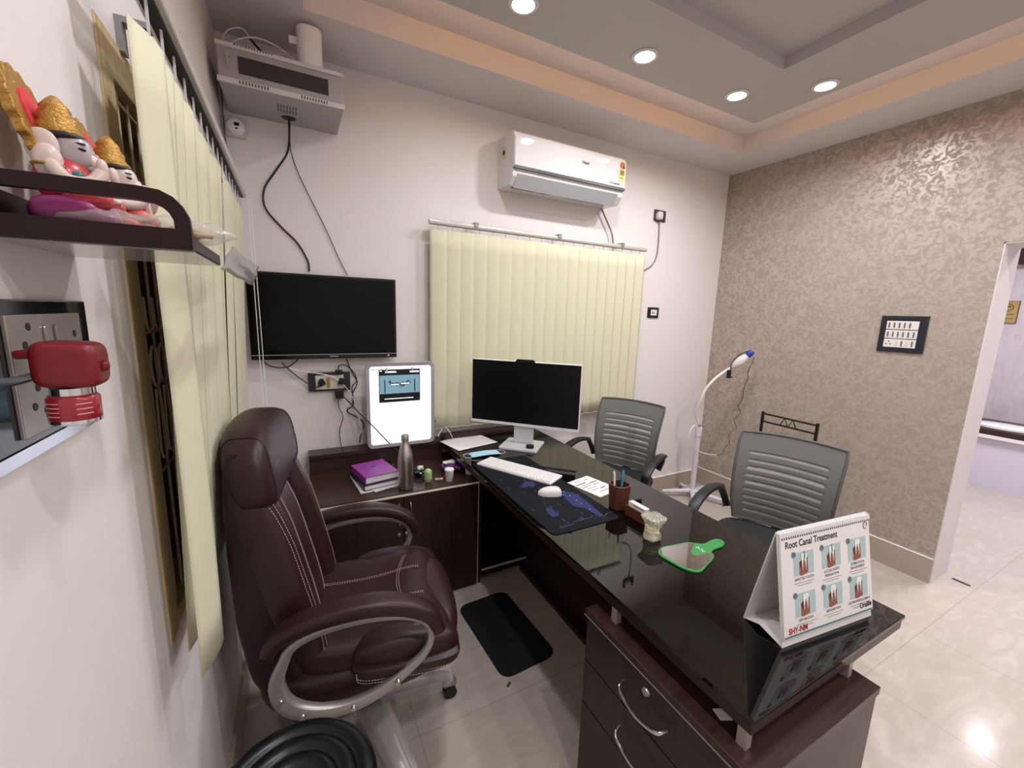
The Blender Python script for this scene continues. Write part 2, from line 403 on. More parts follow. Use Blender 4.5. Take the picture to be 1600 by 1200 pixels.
m = MB(); p = at(1488, 904, 'z', 0); q = at(1516, 916, 'z', 0); d = (q-p).normalized(); n2 = Vector((-d.y, d.x, 0))
m.prism([tuple((p+n2*.008)[:2]), tuple((q+n2*.008)[:2]), tuple((q-n2*.008)[:2]), tuple((p-n2*.008)[:2])], 0, .004); m.build('plate', mat('dark_metal', '4a4642', .4, metal=.6), t)

# ================================================================== DESK
DX0, DX1, DY0, DY1 = .784, 1.474, .387, 2.47
t = thing('desk', 'long dark wooden desk with a black glass top running to the blinds', 'desk', (1.13, 1.4, 0))
m = MB(); m.box((DX0, DY0, .738), (DX1, DY1, .75)); m.build('glass_top', GLASSBLK, t, bevel=.0015)
m = MB(); m.box((DX0+.004, DY0+.004, .708), (DX1-.004, DY1, .738)); m.build('tabletop', WOODY, t, bevel=.001)
m = MB(); m.box((DX0+.03, DY0+.05, .690), (DX0+.05, DY1, .708)); m.build('edge_lip', WOODY, t)
PX0, PX1, PY0, PY1, PZ = .757, 1.245, .348, .885, .66
m = MB(); m.box((PX0-.004, PY0-.004, PZ-.022), (PX1+.004, PY1+.006, PZ)); m.build('pedestal_top', WOODX, t, bevel=.0012)
m = MB(); m.box((PX0+.018, PY0, .04), (PX1, PY1, PZ-.022)); m.box((PX0+.04, PY0+.02, 0), (PX1-.02, PY1-.02, .04)); m.build('pedestal', WOODZ, t)
m = MB(); m.box((PX0-.006, PY0-.004, PZ-.0225), (PX0-.003, PY1+.006, PZ-.0205)); m.build('edge_trim', SILV, t)
for k, (z0, z1) in enumerate([(.489, .634), (.336, .485), (.045, .332)]):
    m = MB(); m.box((PX0, PY0+.002, z0), (PX0+.018, PY1-.002, z1)); d = m.build('drawer', WOODZ, t, bevel=.001)
    zc = z1-.088
    m = MB(); pts = [(PX0-.001, .715, zc+.012), (PX0-.024, .705, zc+.006), (PX0-.030, .67, zc-.004), (PX0-.032, .637, zc-.007), (PX0-.030, .604, zc-.004), (PX0-.024, .57, zc+.006), (PX0-.001, .56, zc+.012)]
    m.tube(smooth_path(pts, 6), 1, 10, flat=(.005, .003, (0, 0, 1))); m.build('handle', CHROME, d, smooth=True)
    if k == 0:
        m = MB(); m.cyl((PX0, .636, .597), (PX0-.005, .636, .597), .012, .010, n=24); m.cyl((PX0-.005, .636, .597), (PX0-.0055, .636, .597), .006, n=16); m.build('lock', STEEL, d, smooth=True)
for (x, y) in ((DX0+.006, .805), (DX0+.006, .410), (1.20, .405), (1.20, .805)):
    m = MB(); m.box((x, y-.011, PZ), (x+.02, y+.011, .708)); m.build('standoff', mat('aluminium', 'b4aba6', .35, metal=.5), t, bevel=.001)
m = MB(); m.box((1.19, PY1, .03), (1.215, DY1-.02, .708)); m.build('modesty_panel', WOODY, t)
m = MB(); m.box((1.15, PY1, 0), (1.19, 2.0, .03)); m.build('foot_rail', WOODY, t)
m = MB(); m.box((.887, 2.445, .07), (1.19, 2.468, .69)); m.build('back_panel', BLK, t)
# black shelf under the far end of the desk
m = MB(); m.box((.895, 2.0, .03), (1.19, 2.44, .07)); m.build('lower_shelf', BLK, t)
m = MB(); m.box((.895, 1.992, .066), (1.19, 2.0, .076)); m.build('shelf_edge', LGREY, t)
m = MB(); P_ = [at(x, y, 'z', PZ) for x, y in ((1113, 1108), (1133, 1107), (1145, 1126), (1126, 1126))]; m.prism([(p.x, p.y) for p in P_], PZ+.0004, PZ+.0014)
tag(m.build('paper_scrap', PAPER), 'small white card scrap lying on the pedestal under the desk top', 'card')

# ================================================================== CREDENZA
ZK = .64; CY0 = 1.97
t = thing('credenza', 'low dark wooden side cabinet with white front edging under the TV', 'cabinet', (.44, 2.2, 0))
m = MB(); m.box((.036, CY0+.018, .0), (.885, YB-.0125, ZK-.02)); m.build('body', WOODZ, t)
m = MB(); m.box((.034, CY0, ZK-.02), (.885, YB-.012, ZK)); m.build('top', WOODX, t, bevel=.001)
m = MB(); m.box((.034, CY0-.002, ZK-.017), (.86, CY0, ZK-.006)); m.box((.034, CY0-.002, 0), (.038, CY0, ZK-.017)); m.box((.855, CY0-.002, .0), (.8575, CY0, ZK-.017)); m.build('edge_banding', mat('white_edging', 'e9dccb', .35), t)
for x0, x1, hx in ((.04, .444, .42), (.448, .853, .478)):
    m = MB(); m.box((x0, CY0, .02), (x1, CY0+.018, ZK-.022)); d = m.build('door', WOODZ, t, bevel=.001)
    m = MB(); m.tube(smooth_path([(hx, CY0-.001, .59), (hx, CY0-.02, .575), (hx, CY0-.026, .54), (hx, CY0-.026, .52), (hx, CY0-.02, .485), (hx, CY0-.001, .47)], 5), .0035, 8); m.build('handle', CHROME, d, smooth=True)
    m = MB(); m.lathe([(.009, 0), (.009, .003), (.004, .006)], n=16, T=frameT((hx-.02 if hx > .45 else hx+.0, CY0, .42), (1, 0, 0), (0, 0, 1))); m.build('lock', STEEL, d, smooth=True)
m = MB(); m.box((.036, 2.38, ZK), (.780, YB-.012, .735)); m.build('upstand', WOODX, t)
m = MB(); m.box((.034, 2.372, .735), (.780, YB-.012, .758)); m.build('ledge', WOODX, t, bevel=.001)
m = MB(); m.box((.802, 2.395, .7515), (1.33, YB-.012, .775)); tag(m.build('wooden_board', WOODX, bevel=.002), 'dark wooden board lying along the wall on the far end of the desk', 'board')

# ---- things on the credenza
def quad(m, px, z, z0, z1):
    P = [at(x, y, 'z', z) for x, y in px]; m.prism([(p.x, p.y) for p in P], z0, z1); return P
def rectfrom(px, z):
    P = [at(x, y, 'z', z) for x, y in px]; c = sum(P, Vector())/4
    e = ((P[1]-P[0])+(P[2]-P[3]))/2; f = ((P[3]-P[0])+(P[2]-P[1]))/2
    return c, math.atan2(e.y, e.x), e.length, f.length
def RT(c, a, z=0): return Matrix.Translation((c[0], c[1], z)) @ Matrix.Rotation(a, 4, 'Z')
c, a, L, W = rectfrom(((548, 720), (600, 714), (621, 736), (572, 753)), .712)
bc, ba, bl, bw = c, a, .175, .215
pk = mat('purple_cover', '8d3d93', .4)
def book(name, label, z0, z1, cover, dx, dy, da, l, wd):
    T = RT((bc.x+dx, bc.y+dy), ba+da); t = thing(name, label, 'book', (bc.x+dx, bc.y+dy, z0))
    m = MB(); m.box((-l/2+.003, -wd/2+.003, z0+.002), (l/2-.003, wd/2-.003, z1-.002), T); m.build('pages', PAPER, t)
    m = MB(); m.box((-l/2, -wd/2, z1-.003), (l/2, wd/2, z1), T); m.box((-l/2, -wd/2, z0), (l/2, wd/2, z0+.002), T); m.box((-l/2-.002, -wd/2, z0), (-l/2+.001, wd/2, z1), T); m.build('cover', cover, t, bevel=.0008)
    return t, T
m = MB()
m.box((-.10, -.135, ZK+.0003), (.10, .12, ZK+.003), RT((bc.x-.005, bc.y-.012), ba-.12)); m.box((-.09, -.13, ZK+.003), (.10, .12, ZK+.006), RT((bc.x+.02, bc.y-.02), ba+.1))
tag(m.build('loose_papers', mat('paper_blueish', 'dcdde4', .6)), 'loose white papers at the bottom of the book pile', 'papers')
book('notebook', 'black hardcover notebook under the purple book', ZK+.0062, ZK+.032, mat('navy_cover', '15161f', .4), .0, -.015, -.04, .185, .225)
t, T = book('notebook', 'purple hardcover notebook on top of the pile by the steel bottle', ZK+.0322, ZK+.068, pk, 0, 0, 0, bl, bw)
m = MB(); m.box((-.012, .02, ZK+.068), (.004, .032, ZK+.0684), T); m.box((-.004, .014, ZK+.068), (.012, .026, ZK+.0684), T); m.build('emblem', mat('purple_dark', '4b2155', .4), t)
# bottle
p = at(634, 763, 'z', ZK); t = thing('water_bottle', 'brushed steel water bottle standing on the side cabinet', 'bottle', tuple(p))
bp = [(.030, 0), (.036, .004), (.0385, .012), (.0385, .15), (.037, .175), (.031, .205), (.022, .232), (.0165, .248), (.016, .255)]
m = MB(); m.lathe(bp, c=p, n=40); m.build('body', STEEL, t, smooth=True)
m = MB(); m.lathe([(.0185, .256), (.0187, .258), (.0187, .283), (.0165, .288)], c=p, n=40); m.build('cap', STEEL, t, smooth=True)
# frog-like green toy with white sphere eyes + black key bundle
p = at(669, 753, 'z', ZK); t = thing('green_bottle', 'small pale green sanitizer bottle with rounded top on the side cabinet', 'bottle', tuple(p))
m = MB(); m.lathe([(.012, .008), (.019, .012), (.0205, .02), (.0205, .055), (.019, .064), (.012, .072), (.004, .075)], c=p, n=28); m.build('body', mat('pale_green', '9dbb7c', .35), t, smooth=True)
m = MB(); m.lathe([(.010, .0005), (.013, .003), (.012, .008)], c=p, n=24); m.build('foot', mat('cream_gloss', 'c8b98e', .3), t, smooth=True)
p = at(654, 744, 'z', ZK); t = thing('keyring_pouch', 'black and white crumpled pouch between steel bottle and green bottle', 'pouch', tuple(p))
def crumple(s, k): return lambda q: q*(1+s*math.sin(q.x*k+1)*math.cos(q.y*k*.9+q.z*k*1.3))
m = MB(); m.blob((p.x, p.y, ZK+.027), (.03, .035, .022), 2.2, 12, crumple(.18, 160)); m.build('pouch', mat('black_film', '17191b', .2, coat=.5), t, smooth=True)
m = MB(); m.blob((p.x+.008, p.y-.01, ZK+.051), (.018, .015, .012), 2.2, 10, crumple(.2, 220)); m.build('tissue', mat('pale_film', 'd4dccb', .4), t, smooth=True)
c, a, L, W = rectfrom(((681, 745), (692, 744), (694, 752), (677, 753)), ZK)
m = MB(); m.box((-.02, -.013, ZK), (.02, .013, ZK+.002), RT(c, a)); m.mi = 1; m.box((-.009, -.005, ZK+.002), (.009, .005, ZK+.003), RT(c, a))
tag(m.build('sticker_card', [mat('tan_card', 'c9a98c', .6), mat('brown_mark', '6a5240', .6)]), 'small tan square card beside the paper cup', 'card')
p = at(702, 751, 'z', ZK); t = thing('paper_cup', 'small white lidded cup on the side cabinet front edge', 'cup', tuple(p))
m = MB(); m.lathe([(.018, 0), (.0195, .003), (.024, .06)], c=p, n=30); m.build('body', mat('cup_white', 'cdc8c4', .45), t, smooth=True)
m = MB(); m.lathe([(.026, .06), (.0265, .064), (.024, .069), (.012, .07)], c=p, n=30); m.build('lid', WHT, t, smooth=True)
p = at(706, 736, 'z', ZK); t = thing('purple_packet', 'crumpled purple foil packet behind the white cup', 'packet', (p.x, p.y, ZK))
m = MB(); m.blob((p.x+.02, p.y+.01, ZK+.024), (.075, .055, .02), 2.4, 18, lambda q: q*(1+.14*math.sin(q.x*130)*math.cos(q.y*120)), ); m.build('wrapper', mat('purple_foil', '5a2f66', .22, metal=.4), t, smooth=True)
m = MB(); m.blob((p.x+.0, p.y+.03, ZK+.045), (.04, .02, .01), 2.4, 12, lambda q: q*(1+.14*math.sin(q.x*130))); m.build('tissue', mat('pale_film'), t, smooth=True)
p = at(733, 740, 'z', ZK); t = thing('paper_cup', 'white cup half hidden under the desk edge on the side cabinet', 'cup', tuple(p))
m = MB(); m.lathe([(.018, 0), (.0195, .003), (.023, .045), (.02, .045)], c=p, n=30); m.build('body', WHT, t, smooth=True)

# ---- backlit x-ray viewer standing on the ledge, leaning on the wall
A = Vector((.338, 2.374, .7605)); N = Vector((0, -1, .0)).normalized(); Yv = Vector((0, 0, 1)); Xv = Vector((1, 0, 0))
VW, VH = .388, .492
T = frameT(A+Xv*VW/2+Yv*VH/2, Xv, Yv)
t = thing('xray_viewer', 'glowing white x-ray viewer panel with silver frame below the TV', 'light box', tuple(A+Xv*VW/2))
m = MB(); m.prism(rrect(VW, VH, .03), -.022, 0, T); m.build('housing', LGREY, t, bevel=.002)
o_, i_ = rrect(VW, VH, .03), rrect(VW-.036, VH-.036, .018)
m = MB()
for k in range(len(o_)):
    j = (k+1) % len(o_)
    P = [Vector((*o_[k], 0)), Vector((*o_[j], 0)), Vector((*o_[j], .012)), Vector((*o_[k], .012)), Vector((*i_[k], 0.001)), Vector((*i_[j], .001)), Vector((*i_[j], .010)), Vector((*i_[k], .010))]
    v = [m.bm.verts.new(T @ q) for q in P]
    for f in ((0, 1, 2, 3), (3, 2, 6, 7), (7, 6, 5, 4)): m._f([v[x] for x in f])
m.build('frame', mat('frame_silver', 'a9a6a6', .3, metal=.3), t)
m = MB(); m.prism(i_, .0005, .002, T); m.build('screen', mat('viewer_glow', 'ffffff', .3, emit='e6eaff', es=.8), t)
m = MB(); bx = lambda x0, y0, x1, y1, z=.0025: m.box((x0, y0, z), (x1, y1, z+.0006), T)
fx, fy, fw, fh = -.125, .018, .235, .19    # film, relative to the panel centre
bx(fx, fy, fx+fw, fy+fh)
m.mi = 1; bx(fx+.004, fy+.05, fx+fw-.004, fy+fh-.034, .003)
m.mi = 2
for k in range(60):   # teeth shadows, an arch of light blobs
    u = random.uniform(-1, 1); yy = fy+.100+.02*u*u+random.uniform(-.012, .012); xx = fx+fw/2+u*.062
    bx(xx-.002, yy-.005, xx+.002, yy+.005, .0041)
for s in (-1, 1): bx(fx+fw/2+s*.085-.004, fy+.055, fx+fw/2+s*.085+.004, fy+.13, .0041)
m.mi = 3
bx(fx+fw/2-.05, fy+.1, fx+fw/2-.005, fy+.105, .0047); bx(fx+fw/2+.006, fy+.104, fx+fw/2+.055, fy+.109, .0047)
bx(fx+.03, fy+.018, fx+fw-.04, fy+.022, .003); bx(fx+fw-.06, fy+fh-.02, fx+fw-.006, fy+fh-.011, .003); bx(fx+.035, fy+fh-.013, fx+.095, fy+fh-.010, .003); bx(fx+.035, fy+fh-.019, fx+.10, fy+fh-.0155, .003); bx(fx+.006, fy+fh-.01, fx+.018, fy+fh-.005, .003)
tag(m.build('xray_film', [mat('film_black', '101418', .3), mat('film_blue', '35586a', .3, emit='a5cddb', es=.5), mat('film_mid', '243a46', .3, emit='45707f', es=.3), mat('film_white', 'ffffff', .3, emit='e8f6fa', es=.9)]), 'dental x-ray film clipped on the glowing viewer panel', 'x-ray')  # film areas emit, standing in for viewer light shining through them
m = MB(); m.text('BRIGHT LITE', .011, T @ Vector((-.165, .205, .0022)), Xv, Yv, bold=.0002); m.build('lettering', mat('gold_ink', 'b59a5a', .5), t)
m = MB()
for x in (-.085, .06): m.box((x, fy+fh-.012, .004), (x+.008, fy+fh+.01, .009), T)
m.build('clip', CHROME, t)

# ================================================================== BACK WALL
t = thing('television', 'black wall mounted flat TV, switched off', 'television', (.16, YB, 1.5))
m = MB(); m.box((-.199, YB-.06, 1.277), (.523, YB-.03, 1.717)); m.build('bezel', BLKG, t, bevel=.004)
m = MB(); m.box((-.188, YB-.0605, 1.305), (.512, YB-.0595, 1.706)); m.build('screen', SCREEN, t)
m = MB(); m.box((-.05, YB-.03, 1.36), (.38, YB, 1.62)); m.build('wall_bracket', BLK, t)
m = MB(); m.box((-.199, YB-.0615, 1.299), (.523, YB-.0600, 1.3025)); m.build('trim_line', GREY, t)
m = MB(); m.text('SAMSUNG', .009, (.165, YB-.0602, 1.287), (1, 0, 0), (0, 0, 1), bold=.0002); m.build('logo', LGREY, t)
m = MB(); m.blob((.475, YB-.0605, 1.29), (.0035, .002, .0035), 2, 5); m.build('standby_light', mat('red_led', 'ff3322', .5, emit='ff5544', es=5), t)

def wallbox(m, px0, py0, px1, py1, d, y=YB):   # a plate on the back wall between two pixels
    a, c = at(px0, py0, 'y', y), at(px1, py1, 'y', y); m.box((a.x, y-d, c.z), (c.x, y, a.z)); return a, c
# router cabinet (hangs high in the corner)
t = thing('network_cabinet', 'grey metal network cabinet hung high in the left corner', 'cabinet', (0, 2.3, 2.4))
RX0, RX1, RY0, RZ0, RZ1 = -.215, .25, 2.18, 2.432, 2.575
m = MB(); m.box((RX0, RY0, RZ0), (RX1, YB, RZ1)); m.build('case', mat('cabinet_grey', 'a5a1a2', .4), t, bevel=.002)
m = MB(); m.box((RX0-.005, RY0-.008, RZ0), (RX1+.005, RY0, RZ0+.02)); m.box((RX0-.005, RY0-.008, RZ1-.012), (RX1+.005, RY0, RZ1+.004)); m.build('front_rail', mat('cabinet_light', 'cfc9c6', .4), t, bevel=.001)
m = MB()
for s0 in (RX0+.07, RX1-.17):
    for k in range(10): m.box((s0+k*.011, RY0-.0085, RZ0+.004), (s0+k*.011+.004, RY0-.0078, RZ0+.017))
for i in range(7):
    for j in range(6): m.box((RX0+.2+i*.012, RY0+.09+j*.013+(.008 if j > 2 else 0), RZ0-.0006), (RX0+.205+i*.012, RY0+.099+j*.013+(.008 if j > 2 else 0), RZ0))
for k in range(14): m.box((RX0+.06+k*.010, RY0-.0085, RZ1-.002), (RX0+.064+k*.010, RY0-.0078, RZ1+.003))
m.build('vent', BLK, t)
m = MB(); m.box((RX0+.07, RY0-.003, RZ0+.045), (RX1-.06, RY0, RZ1-.035)); m.build('window', mat('smoked_glass', '3a3637', .08), t)
m = MB(); m.cyl((RX0+.035, RY0, RZ0+.10), (RX0+.035, RY0-.018, RZ0+.10), .009); m.box((RX0+.031, RY0-.02, RZ0+.055), (RX0+.039, RY0-.017, RZ0+.1)); m.build('lock', CHROME, t, smooth=True)
m = MB(); m.lathe([(.03, 0), (.03, .004), (.02, .005)], n=28, c=(.03, 2.40, RZ0-.005), sy=.7); m.build('grommet', BLK, t, smooth=True)
# router on the cabinet: tall white rounded box
m = MB(); m.prism(rrect(.10, .13, .042, 8), RZ1+.0045, RZ1+.165, Matrix.Translation((.125, 2.25, 0)))
t = tag(m.build('wifi_router', WHT, bevel=.004, smooth=True), 'white rounded router standing on the grey network cabinet', 'router')
m = MB(); m.box((.045, 2.24, RZ1+.10), (.078, 2.27, RZ1+.13)); m.build('side_box', WHT, t)
cw = mat('white_cable', 'd5d0cb', .4); cb = mat('black_cable', '121214', .45)
def cable(label, pts, r=.0025, m_=None, group=None, name='cable'):
    m = MB(); m.tube(smooth_path(pts, 6), r, 7); return tag(m.build(name, m_ or cb, smooth=True), label, 'cable', group)
zt = RZ1+.006
cable('white cable looped on top of the network cabinet, left loop', [(-.19, 2.30, zt), (-.20, 2.29, zt+.06), (-.17, 2.28, zt+.10), (-.12, 2.28, zt+.11), (-.08, 2.3, zt+.05), (-.0, 2.3, zt+.01), (.07, 2.28, zt)], .003, cw)
cable('white cable arching over the network cabinet beside the router', [(-.20, 2.26, zt), (-.15, 2.25, zt+.05), (-.07, 2.25, zt+.08), (.02, 2.25, zt+.06), (.06, 2.25, zt+.02), (.04, 2.25, zt)], .0035, cw)
cable('short white cable curled against the router foot', [(-.02, 2.24, zt), (.0, 2.24, zt+.035), (.04, 2.24, zt+.04), (.07, 2.24, zt+.025), (.09, 2.23, zt)], .003, cw)
cable('black cable piece leaning on top of the network cabinet', [(-.04, 2.22, zt), (-.07, 2.24, zt+.035), (-.1, 2.26, zt+.075)], .005)
# camera dome
p = at(369, 201, 'y', YB); t = thing('security_camera', 'white round security sensor on a square base below the network cabinet', 'camera', tuple(p))
m = MB(); m.prism(rrect(.085, .085, .015), 0, .018, frameT(p, (1, 0, 0), (0, 0, 1))); m.build('base', LGREY, t, bevel=.002)
m = MB(); m.lathe([(.038, .018), (.038, .03), (.032, .042), (.02, .046)], n=36, T=frameT(p, (1, 0, 0), (0, 0, 1))); m.build('dome', WHT, t, smooth=True)
m = MB(); m.box((-.004, -.002, .044), (.016, .012, .0475), frameT(p, (1, 0, 0), (0, 0, 1))); m.box((0, -.016, .044), (.009, -.010, .0475), frameT(p, (1, 0, 0), (0, 0, 1))); m.build('lens', BLKG, t)
Yc = YB-.006
def bw(*pp, y=Yc): return [at(a, b_, 'y', y) for a, b_ in pp]
cable('thick black cable hanging from the network cabinet to the TV top', [Vector((.03, 2.40, RZ0-.008))]+bw((450, 235), (432, 265), (413, 295), (415, 325), (440, 355), (465, 380), (481, 408), (483, 424)), .0045)
cable('thin dark cable hanging from the network cabinet to the TV right side', [Vector((.035, 2.41, RZ0-.008))]+bw((454, 232), (465, 268), (485, 310), (510, 360), (530, 405), (543, 430)), .002)
cable('grey cable running down the corner beside the network cabinet', [(-.236, YB-.01, 2.60), (-.238, YB-.01, 2.5), (-.24, YB-.01, 2.38), (-.236, YB-.01, 2.28), (-.225, YB-.01, 2.2)], .003, mat('grey_cable', '7c7674', .5))
# power strip below the TV
t = thing('power_outlet', 'black wall outlet plate with plugged-in black plugs under the TV', 'outlet', (.16, YB, 1.15))
m = MB(); a_, c_ = wallbox(m, 481, 582, 547, 608, .022); m.build('plate', mat('outlet_black', '23242c', .35), t, bevel=.003)
m = MB(); m.box((a_.x+.035, YB-.026, c_.z+.012), (c_.x-.035, YB-.022, a_.z-.016)); m.build('insert', mat('outlet_cream', 'cfc6b8', .4), t)
m = MB(); m.box((a_.x+.092, YB-.031, c_.z+.02), (a_.x+.106, YB-.026, a_.z-.03)); m.build('switch', mat('mustard', '9a7b1e', .4), t)
def plug(x, z, label):
    t = thing('plug', label, 'plug', (x, YB-.03, z)); m = MB()
    m.prism([(-.018, -.016), (.018, -.016), (.017, 0), (.008, .018), (-.008, .018), (-.017, 0)], 0, .03, frameT((x, YB-.026, z), (1, 0, 0), (0, 0, 1))); m.build('body', BLK, t, bevel=.003); return t
plug(a_.x+.065, 1.147, 'black plug in the left socket of the outlet under the TV')
plug(a_.x+.165, 1.147, 'black plug in the right socket of the outlet under the TV')
m = MB(); q = at(530, 608, 'y', YB-.03); m.box((q.x-.022, YB-.06, q.z-.05), (q.x+.02, YB-.006, q.z)); AD = q
tag(m.build('power_adapter', BLK, bevel=.003), 'square black adapter hanging below the outlet under the TV', 'adapter')
m = MB(); q = at(529, 579, 'y', YB-.03); m.box((q.x-.018, YB-.05, q.z-.015), (q.x+.02, YB-.023, q.z+.005)); tag(m.build('plug', BLK, bevel=.003), 'flat black plug on the top edge of the outlet', 'plug')
Y2 = YB-.03
cable('black cable drooping under the TV to the left plug', bw((440, 566), (452, 578), (470, 592), (490, 604), (502, 603), (506, 598), y=YB-.03), .003)
cable('black cable looping below the TV left end', bw((410, 562), (418, 570), (432, 574), (450, 573), (466, 562), y=YB-.02), .003)
cable('white cable swooping over the outlet down to the ledge', bw((452, 575), (470, 580), (500, 584), (522, 590), (540, 605), (553, 625), (560, 650), (566, 672), (556, 685), y=YB-.045), .003, cw)
cable('black cable from the TV bottom twisting down the wall', bw((541, 560), (547, 575), (556, 592), (558, 600), (551, 615), (552, 632), (543, 640), (545, 645), (560, 653), (568, 662), (564, 680), (562, 692), y=YB-.012), .003)
cable('black cable rising from the top plug and bending down', bw((529, 579), (530, 571), (540, 571), (553, 582), (557, 595), (550, 605), (552, 622), (551, 636), y=YB-.018), .0025)
cable('black cable from the adapter crossing to the steel bottle', bw((533, 616), (545, 628), y=YB-.045)+bw((562, 646), (580, 663), (600, 684), (618, 702), y=2.358)+[at(640, 722, 'y', 2.2)], .003)
cable('thin dark cable dropping from the adapter behind the books', bw((529, 622), (529, 635), (536, 652), (531, 670), (531, 682), y=YB-.03)+[at(535, 703, 'y', 2.368), at(545, 722, 'y', 2.365)], .0022)
cable('white cable end beside the viewer right edge', [at(684, 682, 'y', 2.36), at(690, 672, 'y', 2.38), at(696, 668, 'y', 2.36), at(703, 676, 'y', 2.33), at(708, 686, 'z', .757)], .0025, cw)
cable('dark ring shaped cable clip at the viewer right edge', [at(676+5*math.cos(k), 656+5*math.sin(k), 'y', 2.41) for k in [PI*2*j/10 for j in range(10)]], .0015)
cable('grey cable lying on the side cabinet behind the bottle', [at(x, y, 'z', ZK+.003) for x, y in ((612, 728), (622, 722), (632, 724), (648, 712), (664, 712), (680, 708))], .002, mat('grey_cable'))

# air conditioner
AX0, AX1, AZ0, AZ1 = 1.176, 2.02, 2.30, 2.60; AY = YB-.21
t = thing('air_conditioner', 'white split air conditioner mounted above the blinds', 'air conditioner', (1.6, YB, 2.45))
prof = [(YB, AZ0+.01), (YB-.14, AZ0-.0), (YB-.155, AZ0-.0), (YB-.195, AZ0+.045), (YB-.2, AZ0+.085), (YB-.213, AZ0+.09), (YB-.213, AZ1-.05), (YB-.20, AZ1-.02), (YB-.17, AZ1), (YB, AZ1)]
TA = frameT((AX0, 0, 0), (0, 1, 0), (0, 0, 1))
m = MB(); m.prism(prof, 0, AX1-AX0, TA); m.build('body', WHTG, t, bevel=.006, seg=3)
m = MB(); m.box((AX0+.004, YB-.217, AZ0+.098), (AX1-.004, YB-.212, AZ1-.045)); m.build('front_panel', WHTG, t, bevel=.003)
m = MB(); m.box((AX0+.002, YB-.216, AZ0+.083), (AX1-.002, YB-.195, AZ0+.096)); m.build('dark_strip', mat('ac_grey', '4b4b4a', .4), t)
m = MB(); m.box((AX0+.03, YB-.006, -.004), (AX1-.05, YB, .0), Matrix.Translation((0, 0, 0)))
m.bm.free(); m = MB(); m.prism([(YB-.150, AZ0-.006), (YB-.200, AZ0+.06), (YB-.205, AZ0+.058), (YB-.155, AZ0-.012)], .03, AX1-AX0-.045, TA); m.build('louver', mat('ac_louver', 'b3b3b7', .25), t, bevel=.002)
m = MB(); m.box((AX0+.035, YB-.12, AZ0-.0012), (AX0+.2, YB-.112, AZ0+.004)); m.box((AX0+.24, YB-.12, AZ0-.0012), (AX0+.3, YB-.11, AZ0+.004)); m.box((AX1-.4, YB-.12, AZ0-.0012), (AX1-.1, YB-.114, AZ0+.004)); m.build('slot', mat('ac_grey'), t)
m = MB(); m.text('Haier', .026, (1.655, YB-.2172, 2.49), (1, 0, 0), (0, 0, 1), bold=.0005); m.text('DC Inverter', .017, (1.885, YB-.2172, 2.411), (1, 0, 0), (0, 0, 1), bold=.0003); m.build('lettering', INK, t)
m = MB(); m.box((1.955, YB-.2185, 2.435), (2.01, YB-.217, 2.56)); m.mi = 1; m.prism([(.022*math.cos(a), .022*math.sin(a)) for a in [2*PI*k/24 for k in range(24)]], 0, .001, frameT((1.983, YB-.2185, 2.535), (1, 0, 0), (0, 0, 1)))
m.mi = 2; m.box((1.965, YB-.2195, 2.475), (2.0, YB-.2185, 2.505)); m.box((1.965, YB-.2195, 2.455), (1.995, YB-.2185, 2.46))
m.mi = 3; m.box((1.985, YB-.2198, 2.515), (2.003, YB-.2188, 2.53)); m.build('energy_label', [mat('label_yellow', 'd9c676', .5), mat('label_red', 'a1482e', .5), mat('label_olive', '6d6a35', .5), mat('label_dark', '26261c', .5)], t)
m = MB(); m.box((AX0-.002, YB-.10, 2.47), (AX0-.0005, YB-.06, 2.53)); m.mi = 1; m.prism([(.015*math.cos(a), .015*math.sin(a)) for a in [2*PI*k/20 for k in range(20)]], 0, .001, frameT((AX0-.002, YB-.08, 2.5), (0, -1, 0), (0, 0, 1))); m.build('side_sticker', [mat('label_yellow'), mat('label_dark')], t)
cable('grey air conditioner pipe going down to the blinds headrail', bw((940, 326), (948, 345), (956, 365), (958, 382), y=YB-.03), .006, mat('grey_cable'))
# wall outlets right of the AC
t = thing('wall_socket', 'small metal socket with a white plug right of the air conditioner', 'socket', (2.57, YB, 2.34))
m = MB(); wallbox(m, 1022, 327, 1038, 348, .01); m.build('plate', mat('bronze_plate', '5b4a42', .35, metal=.5), t, bevel=.002)
q = at(1031, 337, 'y', YB-.03); m = MB(); m.blob((q.x, YB-.028, q.z), (.026, .02, .03), 4, 8); tag(m.build('plug', mat('cup_white'), smooth=True), 'white plug in the small socket right of the air conditioner', 'plug')
cable('grey cable hanging from the white plug to the blinds right edge', [Vector((q.x, YB-.03, q.z-.028))]+bw((1030, 352), (1029, 375), (1026, 400), (1018, 415), (1005, 423)), .005, mat('grey_cable'))
t = thing('wall_switch', 'small black framed wall socket low beside the blinds', 'socket', (2.6, YB, 1.6))
m = MB(); a_, c_ = wallbox(m, 1012, 480, 1027, 497, .010); m.build('frame', BLK, t, bevel=.002)
m = MB(); m.box((a_.x+.028, YB-.013, c_.z+.02), (c_.x-.024, YB-.010, a_.z-.018)); m.build('insert', PLATE, t)
m = MB(); m.box((a_.x+.04, YB-.0145, c_.z+.035), (a_.x+.048, YB-.013, a_.z-.038)); m.box((a_.x+.056, YB-.0145, c_.z+.035), (a_.x+.064, YB-.013, a_.z-.038)); m.build('port', BLK, t)

